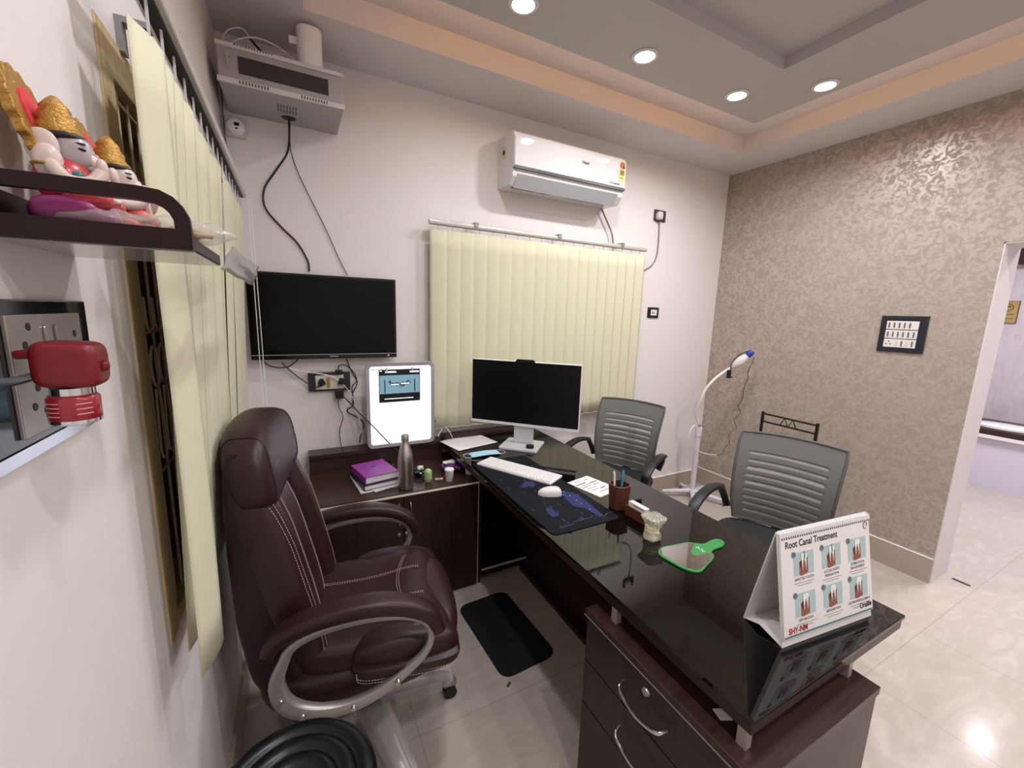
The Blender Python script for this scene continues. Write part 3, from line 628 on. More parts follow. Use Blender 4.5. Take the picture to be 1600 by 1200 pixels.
# ---- vertical blinds
def blind(label, P0, P1, ztop, zbot, n, wslat, ang, nrm, jitter, name='vertical_blinds', angs=None, lean=None):
    P0, P1 = Vector(P0), Vector(P1); D = (P1-P0); L = D.length; D.normalize(); nrm = Vector(nrm)
    t = thing(name, label, 'blinds', tuple((P0+P1)/2))
    m = MB(); m.tube([P0-D*.01+Vector((0, 0, .018)), P1+D*.01+Vector((0, 0, .018))], 1, 16, flat=(.014, .02, (0, 0, 1))); m.build('headrail', mat('rail_white', 'c9c4bd', .3, metal=.3), t, smooth=True)
    for k in range(n):
        c = P0+D*(L*(k+.5)/n); a = ang+random.uniform(-jitter, jitter)
        if angs and k < len(angs): a = angs[k]
        X = (D*math.cos(a)+nrm*math.sin(a)).normalized(); Nn = X.cross(Vector((0, 0, 1)))
        m = MB(); zb = zbot+random.uniform(-.003, .003)
        ln = lean(k) if lean else 0
        def fn(u, v, c=c, X=X, Nn=Nn, zb=zb, ln=ln):
            q = c+X*((u-.5)*wslat)+Nn*(.004*math.cos((u-.5)*PI)-.002+.002*math.sin(v*5+k)); q += nrm*ln*(1-v); q.z = zb+(ztop-zb)*v; return q
        m.sheet(fn, 6, 12)
        m.build('slat', CREAM, t, smooth=80, solid=.0012, fix=False)
        if k % 1 == 0:
            m = MB(); m.box((-.0018, -.0018, ztop), (.0018, .0018, P0.z+.006), Matrix.Translation((c.x, c.y, 0))); m.build('hanger', LGREY, t)
    return t
b1 = blind('cream vertical blinds covering the window behind the monitor', (.725, 2.422, 2.035), (2.385, 2.422, 2.035), 2.015, .825, 19, .1, .16, (0, -1, 0), .03, angs=None)
for x in (1.0, 1.6, 2.15):
    m = MB(); m.box((x-.012, 2.40, 2.072), (x+.012, YB, 2.078)); m.box((x-.012, 2.395, 2.05), (x+.012, 2.402, 2.078)); m.build('bracket', SILV, b1)
m = MB()
for k in range(18): m.tube([(.74+k*.09, 2.405, .832), (.785+k*.09, 2.405, .826), (.83+k*.09, 2.405, .832)], .0012, 5)
m.build('bottom_chain', WHT, b1)
LBX = -.177
b2 = blind('cream vertical blinds along the left wall window, slats half open', (LBX+.003, .856, 2.005), (LBX+.003, 2.225, 2.005), 1.955, .855, 16, .094, .1, (1, 0, 0), .1, angs=[.24, .12, .03, .10, -.04, .08, -.08, .10, 0, -.10, .08, -.12, .02, -.08, .05, 0], lean=lambda k: 0 if k == 0 else -.042)
for y in (1.06, 1.62, 2.1):
    m = MB(); m.box((XL, y-.012, 2.032), (LBX+.02, y+.012, 2.042)); m.box((XL, y-.012, 1.985), (XL+.010, y+.012, 2.032)); m.build('bracket', GREY, b2)
m = MB(); m.box((LBX-.008, .86, 2.006), (LBX+.012, 2.22, 2.0105)); m.build('track_shade_strip', mat('track_shade', '2b2d2c', .5), b2)  # dark strip stands in for the shaded inside of the rail channel
m = MB(); m.tube(smooth_path([(-.15, 2.235, 2.0), (-.15, 2.24, 1.5), (-.148, 2.24, .95), (-.14, 2.24, .93), (-.135, 2.24, 1.2), (-.14, 2.235, 2.0)], 6), .0018, 6); m.build('pull_cord', WHT, b2, smooth=True)
q1, q2 = at(397, 460, 'x', -.11), at(400, 540, 'x', -.11)
m = MB(); m.tube(smooth_path([Vector((-.11, 1.5, 1.95)), at(396, 450, 'x', -.11), at(400, 520, 'x', -.11), at(408, 580, 'x', -.11), at(418, 640, 'x', -.11)], 6), .0018, 6); m.bm.free()

# ================================================================== RIGHT WALL
Xw = XR
t = thing('switchboard', 'black framed switchboard with three rows of white switches on the beige wall', 'switchboard', (XR, 1.16, 1.5))
TS = frameT((XR, 1.16, 1.495), (0, -1, 0), (0, 0, 1))   # X to viewer's right, Z out (-x)
m = MB(); m.box((-.113, -.113, 0), (.113, .113, .012), TS); m.build('frame', mat('outlet_black'), t, bevel=.003)
m = MB()
for r_ in range(3): m.box((-.08, .028-r_*.056+.001, .012), (.075, .028-r_*.056+.052, .015), Matrix(TS) @ Matrix.Translation((0, 0, 0)))
m.build('insert', PLATE, t)
k_ = 0
for r_ in range(3):
    for c_ in range(6):
        if (r_ == 0 and c_ == 5) or (r_ == 2 and c_ < 2): continue
        x = -.066+c_*.025; z = .054-r_*.056
        m = MB(); m.box((x-.0035, z-.016, .015), (x+.0035, z+.016, .018), TS); m.build('switch', mat('switch_brown', '6d6460', .4) if not (r_ == 2 and c_ in (2, 4)) else LGREY, t)
m = MB()
for (x, z) in ((-.055, -.048), (-.066, -.064), (-.046, -.064)): m.cyl(TS @ Vector((x, z, .0148)), TS @ Vector((x, z, .0155)), .004, n=12)
m.build('socket_holes', BLK, t)

# whitening / exam lamp on stand in the corner
LX, LY = 3.03, 2.27
t = thing('lamp_stand', 'white floor stand with gooseneck arm and blue tipped lamp head in the corner', 'lamp', (LX, LY, 0))
m = MB(); m.cyl((LX, LY, .04), (LX, LY, .60), .022); m.cyl((LX, LY, .56), (LX, LY, .635), .028); m.build('pole', mat('lamp_white', 'cfc9d2', .35), t, smooth=True)
m = MB(); m.cyl((LX, LY, .635), (LX, LY, .67), .011); m.build('collar', CHROME, t, smooth=True)
for k in range(5):
    a = math.radians(150+72*k); e = Vector((LX+.26*math.cos(a), LY+.26*math.sin(a), .045)) ; e.y = min(e.y, YB-.05); e.x = min(e.x, XR-.05)
    m = MB(); m.tube([Vector((LX, LY, .06)), e], [.022, .014], 10); m.build('leg', mat('lamp_white'), t, smooth=True)
    m = MB(); m.blob((e.x, e.y, .02), (.018, .012, .02), 2.3, 8); m.build('caster', GREY, t, smooth=True)
pts = [Vector((LX, LY, .665))]+[at(px, py, 'y', LY-.035*i) for i, (px, py) in enumerate(((1088, 650), (1093, 630), (1103, 608), (1117, 592), (1133, 580), (1144, 574)))]
m = MB(); m.tube(smooth_path(pts, 6), .0105, 10); m.build('gooseneck', mat('lamp_cream', 'e6e3dc', .35), t, smooth=True)
hp = at(1144, 574, 'y', LY-.18); he = at(1171, 553, 'y', LY-.27); hd = (he-hp); hn = hd.length
m = MB(); Q = [hp+hd*(k/10) for k in range(11)]; m.tube(Q, [.013, .022, .03, .034, .036, .036, .034, .03, .026, .02, .017], 16); m.build('lamp_head', WHTG, t, smooth=True)
m = MB(); m.tube([he-hd*.16, he-hd*.08, he+hd*.08, he+hd*.2], [.02, .024, .026, .017], 12); m.build('blue_nozzle', mat('blue_plastic', '2b3f9c', .35), t, smooth=True)
m = MB(); q = at(1139, 585, 'y', LY-.17); m.box((q.x-.015, q.y-.012, q.z-.03), (q.x+.012, q.y+.012, q.z+.035)); m.box((q.x+.01, q.y-.006, q.z-.028), (q.x+.045, q.y+.006, q.z-.018)); m.build('trigger_grip', BLK, t, bevel=.003)
m = MB(); m.tube(smooth_path([he+hd*.1+Vector((0, 0, .02)), hp+hd*.5+Vector((-.02, 0, .05)), hp+Vector((-.01, 0, .03)), hp+Vector((-.012, 0, -.02))], 6), .004, 6); m.build('head_wire', BLK, t, smooth=True)
zz = [(1178, 558), (1176, 566), (1171, 575), (1168, 584), (1169, 591), (1165, 599), (1161, 612), (1161, 622), (1153, 634), (1157, 645), (1146, 655), (1151, 668), (1138, 679), (1140, 692), (1132, 700), (1128, 710), (1120, 711)]
m = MB(); m.tube([at(x, y, 'y', LY-.27+.012*i) for i, (x, y) in enumerate(zz)], .003, 6); m.build('coiled_cord', mat('brown_cord', '4b3f3a', .5), t, smooth=True)
m = MB(); m.tube(smooth_path([at(x, y, 'y', LY-.07) for x, y in ((1120, 711), (1108, 710), (1094, 706), (1084, 698), (1078, 686), (1079, 672), (1086, 664))], 5), .0045, 6); m.build('white_hose', mat('lamp_cream'), t, smooth=True)

# black wire rack by the beige wall behind the second mesh chair
t = thing('wire_rack', 'black metal wire rack against the beige wall behind the nearer mesh chair', 'rack', (3.2, 1.68, 0))
m = MB(); RXk = 3.16
A1, A2 = at(1192, 648, 'x', RXk), at(1278, 662, 'x', RXk); y0_, y1_ = A1.y, A2.y; zt_ = .865
for xx in (RXk, XR-.04):
    for yy in (y0_, y1_): m.cyl((xx, yy, 0), (xx, yy, zt_ if xx == RXk else .5), .011, n=10)
m.build('post', BLK, t, smooth=True)
m = MB()
for z in (zt_-.015, zt_-.075): m.cyl((RXk, y0_, z), (RXk, y1_, z), .007, n=8)
zz = [(y0_+(y1_-y0_)*k/8) for k in range(9)]
yy_ = y0_+(y1_-y0_)*.35; st = (y1_-y0_)*.075
m.tube([(RXk, yy_+st*k, zt_-.015 if k % 2 else zt_-.075) for k in range(5)], .005, 6); m.build('top_rail', BLK, t, smooth=True)
for z in (.12, .30, .48):
    m = MB()
    for yy in (y0_, y1_): m.cyl((RXk, yy, z), (XR-.04, yy, z), .006, n=8)
    for k in range(5): m.cyl((RXk+k*(XR-.04-RXk)/4, y0_, z), (RXk+k*(XR-.04-RXk)/4, y1_, z), .004, n=6)
    m.build('shelf', BLK, t, smooth=True)

exec_marker = None
# ================================================================== MESH CHAIRS
MESHF = mat('grey_mesh_fabric', '6a6967', .75, bump=.4, bscale=700)
def sheer():
    m = mat('sheer_mesh', 'cfcdc8', .7); nt = m.node_tree; b = nt.nodes['Principled BSDF']; b.inputs['Alpha'].default_value = .8; return m
SHEER = sheer()
def mesh_chair(label, loc, rz, scale=1):
    """front looks to +x"""
    t = thing('mesh_chair', label, 'chair', (0, 0, 0), 'grey mesh chairs across the desk')
    BH, BW = .455, .465
    def surf(u, v, off=0):          # u across, v up
        w_ = BW*(1-.10*(1-v)-.02*max(0, v-.9)*10) * (1-.25*max(0, .25-v))
        y = (u-.5)*w_; x = -.205-.10*v+.04*math.sin(v*PI) - .0 + .035*(2*(u-.5))**2 - off
        return Vector((x, y, .51+BH*v-.008*(2*(u-.5))**2*v))
    slots = [.115+.082*k for k in range(10)]
    def sk(u, v): return .13 < u < .87 and any(abs(v-s) < .0145 for s in slots[:9])
    m = MB(); m.sheet(lambda u, v: surf(u, v), 40, 80, sk); m.build('backrest', MESHF, t, smooth=80, solid=.004, fix=False)
    m = MB(); m.sheet(lambda u, v: surf(.1+.8*u, .05+.87*v, .006), 12, 20); m.build('sheer_back', SHEER, t, smooth=80, fix=False)
    edge = [surf(u/10, 0) for u in range(11)]+[surf(1, v/12) for v in range(1, 12)]+[surf(1-u/10, 1) for u in range(0, 11)]+[surf(0, 1-v/12) for v in range(1, 12)]
    m = MB(); m.tube(edge, .007, 8, closed=True); m.build('back_frame', mat('chair_grey', '55534f', .5), t, smooth=True)
    m = MB(); m.tube(smooth_path([(-.30, 0, .78), (-.29, 0, .62), (-.24, 0, .46), (-.10, 0, .41)], 6), 1, 12, flat=(.03, .012, (0, 1, 0))); m.build('back_support', BLK, t, smooth=True)
    m = MB(); m.blob((.02, 0, .475), (.24, .245, .035), 4, 14, lambda q: Vector((q.x, q.y, q.z-.25*max(0, q.x-.12)**1.0*.5))); m.build('seat', mat('black_seat', '19191b', .7, bump=.3, bscale=400), t, smooth=True)
    for s in (-1, 1):
        m = MB(); m.tube(smooth_path([(-.17, s*.275, .655), (-.06, s*.285, .675), (.07, s*.288, .670), (.165, s*.288, .640), (.185, s*.285, .60), (.13, s*.275, .55), (.03, s*.26, .47)], 6), 1, 12, flat=(.026, .012, (0, 1, 0)))
        m.tube(smooth_path([(-.17, s*.275, .66), (-.20, s*.26, .60), (-.21, s*.24, .54)], 5), 1, 12, flat=(.018, .011, (0, 1, 0)))
        m.build('armrest', mat('arm_black', '1b1b1e', .45), t, smooth=True)
    m = MB(); m.cyl((0, 0, .10), (0, 0, .44), .028); m.box((-.09, -.07, .415), (.09, .07, .445)); m.build('column', CHROME, t, smooth=True)
    for k in range(5):
        a = math.radians(36+72*k); ex, ey = .28*math.cos(a), .28*math.sin(a)
        m = MB(); m.tube([(0, 0, .11), (ex*.5, ey*.5, .095), (ex, ey, .065)], [.026, .02, .013], 10); m.build('leg', CHROME, t, smooth=True)
        m = MB(); m.cyl((ex-.022*math.sin(a), ey+.022*math.cos(a), .026), (ex+.022*math.sin(a), ey-.022*math.cos(a), .026), .026, n=16); m.build('caster', BLK, t, smooth=True)
    t.location = loc; t.rotation_euler = (0, 0, rz); t.scale = (scale,)*3
    return t
mesh_chair('grey mesh-back office chair nearer the blinds across the desk', (1.84, 2.0, 0), math.radians(205))
mesh_chair('grey mesh-back office chair nearer the standing calendar across the desk', (1.945, 1.03, 0), math.radians(198))

# ================================================================== EXECUTIVE CHAIR
def exec_chair():
    t = thing('executive_chair', 'large brown leather executive chair with silver loop arms in front', 'chair', (0, 0, 0))
    # seat: pad with waterfall front
    def sw(q):   # warp of seat cushion
        z = q.z; x = q.x
        z += -.9*max(0, x-.16)**2*3.2 + .10*max(0, -.12-x) + .02*math.exp(-((x-.14)/.09)**2)
        z += .012*math.cos(q.y*9)*-1*(1 if q.z > 0 else 0)
        return Vector((x, q.y*(1-.10*max(0, x)), z))
    SC, SH, SE = Vector((.05, 0, .50)), (.275, .245, .062), 4.2
    def top(x, y, C_=SC, H=SH, e=SE, w_=sw, eps=.003):
        u = min(.999, abs(x/H[0])**e+abs(y/H[1])**e); z = H[2]*(1-u)**(1/e); return w_(Vector((x, y, z)))+C_+Vector((0, 0, eps))
    m = MB(); m.blob(SC, SH, SE, 22, sw); m.build('seat', LEATHER, t, smooth=True)
    # central raised front pad and side flap pads
    def side_flap(s):
        m = MB(); m.blob((.14, s*.225, .505), (.165, .055, .065), 3, 14, lambda q: Vector((q.x, q.y+s*.02*(q.z < 0), q.z-.35*max(0, q.x)**1*.35))); return m
    for s in (-1, 1): side_flap(s).build('seat_bolster', LEATHER, t, smooth=True)
    m = MB(); m.blob((.01, 0, .415), (.30, .262, .082), 5, 16, lambda q: Vector((q.x, q.y*(1-.10*(q.z < 0)), q.z+.05*max(0, q.x/.29)**2))); m.build('seat_base', LEATHER, t, smooth=True)
    m = MB(); m.blob((.245, 0, .485), (.085, .235, .075), 2.6, 14, lambda q: Vector((q.x-.12*max(0, -q.z), q.y, q.z))); m.build('front_roll', LEATHER, t, smooth=True)
    # back
    XF = [(0, -.085), (.18, -.115), (.35, -.145), (.6, -.188), (.86, -.243), (1, -.262), (1.2, -.27)]
    def xf(h):
        for (a, xa), (b_, xb_) in zip(XF, XF[1:]):
            if h <= b_: u = max(0, (h-a)/(b_-a)); return xa+(xb_-xa)*u
        return XF[-1][1]
    def back_pt(h, x, y):   # h height 0..1 along the leaning back; x measured from 55 mm behind the front line
        return Vector((xf(h)-.055+x, y, .44+.76*h))
    def bw_(h): return .222-.002*h+.008*math.sin(h*PI*1.3)
    XRr = [(-.14, -.20), (-.05, -.26), (.08, -.305), (.3, -.325), (.6, -.33), (.8, -.325), (.93, -.315), (.97, -.30)]
    def xr(h):
        for (a, xa), (b_, xb_) in zip(XRr, XRr[1:]):
            if h <= b_: u = max(0, (h-a)/(b_-a)); return xa+(xb_-xa)*u
        return XRr[-1][1]
    m = MB()
    def shell(u, v):
        a = 2*PI*u; h = -.14+1.10*v; hw = bw_(max(0, h))+.012; ca, sa = math.cos(a), math.sin(a); k = .4
        x0 = xr(h); x1 = max(x0+.03, xf(max(0, h))-.04)
        return Vector(((x0+x1)/2+(x1-x0)/2*math.copysign(abs(sa)**k, sa), hw*math.copysign(abs(ca)**k, ca), .44+.76*h))
    m.sheet(shell, 48, 26); m.bm.faces.ensure_lookup_table()
    bmesh.ops.remove_doubles(m.bm, verts=m.bm.verts, dist=1e-5); bmesh.ops.holes_fill(m.bm, edges=[e for e in m.bm.edges if e.is_boundary])
    m.build('back_shell', LEATHER2, t, smooth=60)
    # main back cushion
    def bwarp(h0, h1, hw):
        def f(q): # q.z in -1..1 -> h
            h = h0+(h1-h0)*(q.z+1)/2; return back_pt(h, q.x, q.y*bw_(h)/.2)-Vector((0, 0, 0))
        return f
    m = MB(); m.blob((0, 0, 0), (.055, .135, 1), 3.2, 22, bwarp(.08, .80, .2)); m.build('back_cushion', LEATHER, t, smooth=True)
    for s in (-1, 1):
        m = MB(); m.blob((0, 0, 0), (.066, .05, 1), 3, 18, lambda q, s=s: bwarp(.02, .86, .2)(Vector((q.x+.016, q.y+s*.165, q.z)))); m.build('back_bolster', LEATHER, t, smooth=True)
    HC, HH, HE = Vector((-.272, 0, 1.105)), (.064, .242, .122), 4.0
    hwarp = lambda q: Vector((q.x-.12*q.z+.016*(q.y/.24)**2, q.y*(1-.12*max(0, q.z/.12)**2), q.z-.018*(q.y/.24)**2*(q.z > 0)))
    m = MB(); m.blob(HC, HH, HE, 24, hwarp); m.build('headrest', LEATHER, t, smooth=True)
    for sg in (-1, 1):
        P = []
        for k in range(30):
            a = -.9+4.0*k/29; y = .80; ca, sa = math.cos(a), math.sin(a)
            r_ = ((1-y**HE)/(abs(ca)**HE+abs(sa)**HE))**(1/HE)
            P.append(HC+hwarp(Vector((HH[0]*r_*ca, sg*y*HH[1], HH[2]*r_*sa))))
        m = MB(); m.tube(P, .0026, 6); m.build('headrest_piping', LEATHER2, t, smooth=True)
    # stitching
    st = MB()
    def dashes(pts, n, r=.0011):
        P = [Vector(p) for p in pts]
        d = [0]
        for a, b_ in zip(P, P[1:]): d.append(d[-1]+(b_-a).length)
        def pos(s):
            for i in range(1, len(d)):
                if s <= d[i]: return P[i-1].lerp(P[i], (s-d[i-1])/max(1e-9, d[i]-d[i-1]))
            return P[-1]
        stp = .0085; k = 0
        while k*stp+.005 < d[-1]: st.tube([pos(k*stp), pos(k*stp+.005)], r, 4); k += 1
    def bsurf(h, y, base=.055, hy=.135, e=3.2, h0=.08, h1=.80, dx=0):
        q = (h-h0)/(h1-h0)*2-1; yy = y*.2/bw_(h)
        u = min(.99, abs(yy/hy)**e+abs(q)**e); return back_pt(h, base*(1-u)**(1/e)+.002+dx, y)
    for off in (-.006, .006):
        for y in (-.055, .055): dashes([bsurf(.10+.68*k/30, y*bw_(.1+.68*k/30)/.2+off*.6) for k in range(31)], 0)
    for s in (-1, 1):
        for o2 in (.186, .198):
            P = []
            for k in range(33):
                h = .06+.76*k/32; q = (h-.02)/.84*2-1; yy = (o2-.165)
                u = min(.99, abs(yy/.05)**3+abs(q)**3); P.append(back_pt(h, .066*(1-u)**(1/3)+.018, s*o2*bw_(h)/.2))
            dashes(P, 0)
    for yo in (0, .008):
        dashes([top(-.19+.36*k/20, -.075-yo) for k in range(21)], 0); dashes([top(-.19+.36*k/20, .075+yo) for k in range(21)], 0)
        dashes([top(.075+yo+.04*(y_/.16)**2, y_) for y_ in [(-.16+.32*k/20) for k in range(21)]], 0)
    for s in (-1, 1):
        for dz in (0, .009):
            dashes([Vector((.14-.15*math.cos(PI*k/24), s*(.225+.057+.012), .505-.040*math.sin(PI*k/24)**.5-dz-.35*.35*max(0, -.15*math.cos(PI*k/24)))) for k in range(25)], 0)
    st.build('stitching', THREAD, t)
    # seams (dark grooves as thin dark piping)
    sm = MB()
    for y in (-.067, .067): sm.tube([top(-.2+.42*k/20, y, eps=.0) for k in range(21)], .002, 5)
    sm.tube([top(.07+.04*(y_/.16)**2, y_, eps=0) for y_ in [(-.17+.34*k/20) for k in range(21)]], .0025, 5)
    sm.build('seam', LEATHER2, t, smooth=True)
    for s in (-1, 1):
        yA = s*.30
        loop = [(-.192, .60), (-.210, .54), (-.190, .47), (-.13, .428), (-.055, .414), (.015, .423), (.075, .447), (.13, .482), (.185, .53), (.205, .585), (.185, .638), (.12, .670), (.02, .683), (-.09, .675), (-.165, .648)]
        wd = [1.0, 1.25, 1.35, 1.25, 1.15, 1.1, 1.05, .95, .85, .8, .8, .8, .8, .8, .9]
        P = smooth_path([(x, yA, z) for x, z in loop], 5, closed=True); W_ = []
        for k in range(len(P)): i = k/5; a_ = wd[int(i) % 15]; b_ = wd[(int(i)+1) % 15]; W_.append(a_+(b_-a_)*(i-int(i)))
        m = MB(); m.tube(P, [w**1.5 for w in W_], 16, closed=True, flat=(.012, .0145, (0, 1, 0))); arm = m.build('arm_loop', SILV, t, smooth=True)
        m = MB()
        for (x, z) in ((-.200, .50), (-.150, .437), (-.02, .418), (.105, .465)): m.cyl((x, yA+s*.013, z), (x, yA+s*.0225, z), .008, .006, n=16)
        m.build('bolt', STEEL, arm, smooth=True)
        pad = [(-.225, .645), (-.20, .683), (-.13, .712), (-.03, .725), (.06, .722), (.14, .700), (.20, .660), (.228, .605)]
        PP = smooth_path([(x, yA, z) for x, z in pad], 5); n_ = len(PP)
        m = MB(); m.tube(PP, [.55+.5*math.sin(PI*min(1, .12+.76*k/n_))**.6 for k in range(n_)], 16, flat=(.034, .022, (0, 1, 0))); m.build('arm_pad', LEATHER, t, smooth=True)
    m = MB(); m.cyl((0, 0, .12), (0, 0, .36), .03); m.build('column', BLK, t, smooth=True)
    m = MB(); m.box((-.12, -.09, .33), (.12, .09, .37)); m.blob((-.03, -.13, .33), (.05, .02, .03), 3, 8); m.build('tilt_mechanism', BLK, t, bevel=.004)
    plast = mat('clear_wrap', 'd9d4d2', .25, trans=.0, alpha=.3, bump=.7, bscale=70)
    for k in range(5):
        a = math.radians(6+72*k); ux, uy = math.cos(a), math.sin(a)
        P = [Vector((ux*r_, uy*r_, z)) for r_, z in ((.0, .14), (.08, .14), (.18, .125), (.27, .105), (.33, .085))]
        m = MB(); m.tube(P, [1.1, 1.1, .9, .7, .55], 12, flat=(.03, .02, (-uy, ux, 0))); lg = m.build('leg', SILV, t, smooth=True)
        m = MB(); m.tube(P, [1.35, 1.45, 1.3, 1.15, 1.0], 12, flat=(.034, .026, (-uy, ux, 0))); m.build('plastic_wrap', plast, lg, smooth=True)
        e = P[-1]
        m = MB(); m.blob((e.x, e.y, .055), (.028, .02, .03), 2.5, 8); m.build('caster_hood', SILV, t, smooth=True)
        m = MB()
        for sg in (-1, 1): m.cyl((e.x-uy*.012*sg, e.y+ux*.012*sg, .025), (e.x-uy*.026*sg, e.y+ux*.026*sg, .025), .025, n=18)
        m.build('caster', BLK, t, smooth=True)
    return t
ec = exec_chair(); ec.location = (.158, 1.40, 0); ec.rotation_euler = (0, 0, math.radians(-8))

# ---- round stool
SXs, SYs, SZs = -.058, .868, .50
t = thing('round_stool', 'round black padded stool with ringed seat in the foreground', 'stool', (SXs, SYs, 0))
prof = [(.10, SZs-.07), (.165, SZs-.07), (.178, SZs-.055), (.182, SZs-.035), (.178, SZs-.012), (.165, SZs), (.150, SZs+.002), (.136, SZs-.004), (.132, SZs-.009), (.128, SZs-.004), (.112, SZs-.001), (.098, SZs-.008), (.094, SZs-.013), (.090, SZs-.008), (.074, SZs-.004), (.060, SZs-.011), (.056, SZs-.016), (.052, SZs-.011), (.03, SZs-.008), (.003, SZs-.008)]
m = MB(); m.lathe(prof, c=(SXs, SYs, 0), n=64); m.build('seat', BLKLEA, t, smooth=80)
m = MB(); m.cyl((SXs, SYs, .08), (SXs, SYs, SZs-.068), .025); m.build('column', CHROME, t, smooth=True)
for k in range(5):
    a = math.radians(20+72*k); e = Vector((SXs+.17*math.cos(a), SYs+.17*math.sin(a), .06))
    m = MB(); m.tube([Vector((SXs, SYs, .10)), e], [.02, .012], 10); m.build('leg', CHROME, t, smooth=True)
    m = MB(); m.blob((e.x, e.y, .027), (.022, .022, .027), 2.5, 8); m.build('caster', BLK, t, smooth=True)

# ---- floor mat + clip
m = MB(); m.prism(rrect(.285, .50, .05), .0005, .008, RT((.845, 1.60), math.radians(3))); tag(m.build('floor_mat', mat('black_rubber', '0c0d11', .85), bevel=.002), 'black rectangular mat with rounded corners lying on the floor beside the chair', 'mat')
p = at(795, 1070, 'z', 0); m = MB(); m.box((-.012, -.004, 0), (.012, .004, .004), RT(p, .6)); tag(m.build('metal_clip', mat('dark_metal')), 'tiny dark metal piece on the floor near the black mat', 'clip')

# ================================================================== ON THE DESK
ZD = .7502
# monitor
u1 = Vector((.71, -.705, 0)).normalized(); fwd = Vector((-.705, -.71, 0)).normalized()   # screen right, facing
BC = Vector((1.20, 2.11, ZD))
t = thing('monitor', 'white all-in-one computer monitor on a square stand on the desk', 'monitor', tuple(BC))
TB = frameT(BC, u1, -fwd)
m = MB(); m.prism(rrect(.235, .215, .012), 0, .012, TB); m.build('base', LGREY, t, bevel=.002)
m = MB(); m.box((-.06, .02, .012), (.06, .045, .20), TB); m.build('neck', LGREY, t, bevel=.003)
SPt = BC+(-fwd)*.0+Vector((0, 0, 0)); tl, tr, br, bl_ = [atp(x, y, SPt, fwd) for x, y in ((741, 561), (911, 570), (903, 675), (734, 658))]
cen = (tl+tr+br+bl_)/4; wS = ((tr-tl).length+(br-bl_).length)/2; hS = ((tl-bl_).length+(tr-br).length)/2
TM = frameT(cen, u1, (0, 0, 1)); print('monitor', cen, wS, hS)
m = MB(); m.box((-wS/2, -hS/2, -.035), (wS/2, hS/2, -.002), TM); m.build('back_case', WHT, t, bevel=.005)
m = MB(); m.box((-wS/2, -hS/2, -.002), (wS/2, hS/2, .002), TM); m.build('bezel', WHT, t, bevel=.001)
m = MB(); m.box((-wS/2+.004, -hS/2+.018, .002), (wS/2-.004, hS/2-.004, .0028), TM); m.build('screen', mat('monitor_black', '050506', .35, spec=.3), t)
m = MB(); m.prism([(-.062, hS/2-.004), (-.05, hS/2+.012), (.05, hS/2+.012), (.062, hS/2-.004)], -.012, .0028, TM); m.build('webcam_bump', BLK, t)
p = at(828, 700, 'z', ZD+.013); m = MB(); m.blob((0, 0, ZD+.0235), (.024, .017, .011), 4, 8, T=RT(p, -.6) ); tag(m.build('black_box', BLKG, smooth=True), 'small black box lying on the monitor stand foot', 'box')
# desk mat with blue world map
def padmat():
    m = mat('deskmat_print', '0b0e19', .7); nt = m.node_tree; b = nt.nodes['Principled BSDF']
    v = coords(nt, (1, 1, 1)); n1 = noise(nt, 7, 6, v, .6, .6)
    nt.links.new(ramp(nt, n1, [(.50, '0b0f1a'), (.56, '101a3c'), (.60, '27346f'), (.75, '2e3a7c')]), b.inputs['Base Color']); return m
t = thing('desk_mat', 'dark blue desk mat with printed world map under the keyboard', 'desk mat', (.96, 1.55, ZD))
m = MB(); m.prism(rrect(.325, .80, .025), ZD, ZD+.003, Matrix.Translation((.965, 1.552, 0))); m.build('pad', mat('deskmat_base', '090b13', .8, spec=.25), t, bevel=.001)
def poly_on(px, z0, z1, m): P = [at(x, y, 'z', z0) for x, y in px]; m.prism([(p.x, p.y) for p in P], z0, z1)
m = MB(); zp = ZD+.003
cz = lambda L: [(740+x/6.154, 720+y/6.154) for x, y in L]
poly_on(cz([(850, 290), (900, 300), (960, 310), (1020, 340), (1060, 370), (1100, 400), (1160, 450), (1220, 500), (1245, 540), (1190, 520), (1120, 485), (1060, 450), (1000, 445), (950, 430), (900, 380), (870, 340)]), zp, zp+.0004, m)
poly_on(cz([(490, 200), (560, 195), (600, 225), (570, 255), (530, 245), (480, 262), (440, 250), (470, 230)]), zp, zp+.0004, m)
poly_on(cz([(700, 450), (750, 455), (780, 490), (820, 500), (815, 530), (760, 545), (730, 515), (700, 480)]), zp, zp+.0004, m)
m.build('print_map', mat('print_blue', '1d2656', .8), t)
m = MB()
for L in ([(830, 645), (955, 610), (970, 582), (1100, 553), (1140, 538), (1135, 520)], [(1255, 545), (1275, 508), (1330, 490)], [(1010, 545), (1035, 565)], [(1030, 540), (1055, 560)]):
    m.tube([at(x, y, 'z', zp+.0004) for x, y in cz(L)], .0007, 4)
random.seed(3)
for k in range(90):
    x = .82+random.random()*.28; y = 1.18+random.random()*.62; L = random.choice([.002, .004, .012, .02]); m.box((x, y, zp), (x+.0015, y+L, zp+.0003))
m.build('print_lines', mat('print_grey', '5a6386', .7), t)
m = MB()
for x, y in cz([(868, 300), (925, 336), (990, 380), (1034, 411), (1118, 465), (862, 330)]): q = at(x, y, 'z', zp); m.cyl((q.x, q.y, zp), (q.x, q.y, zp+.0006), .0025, n=10)
m.build('print_dots', mat('print_pale', 'b9c3e8', .6), t)
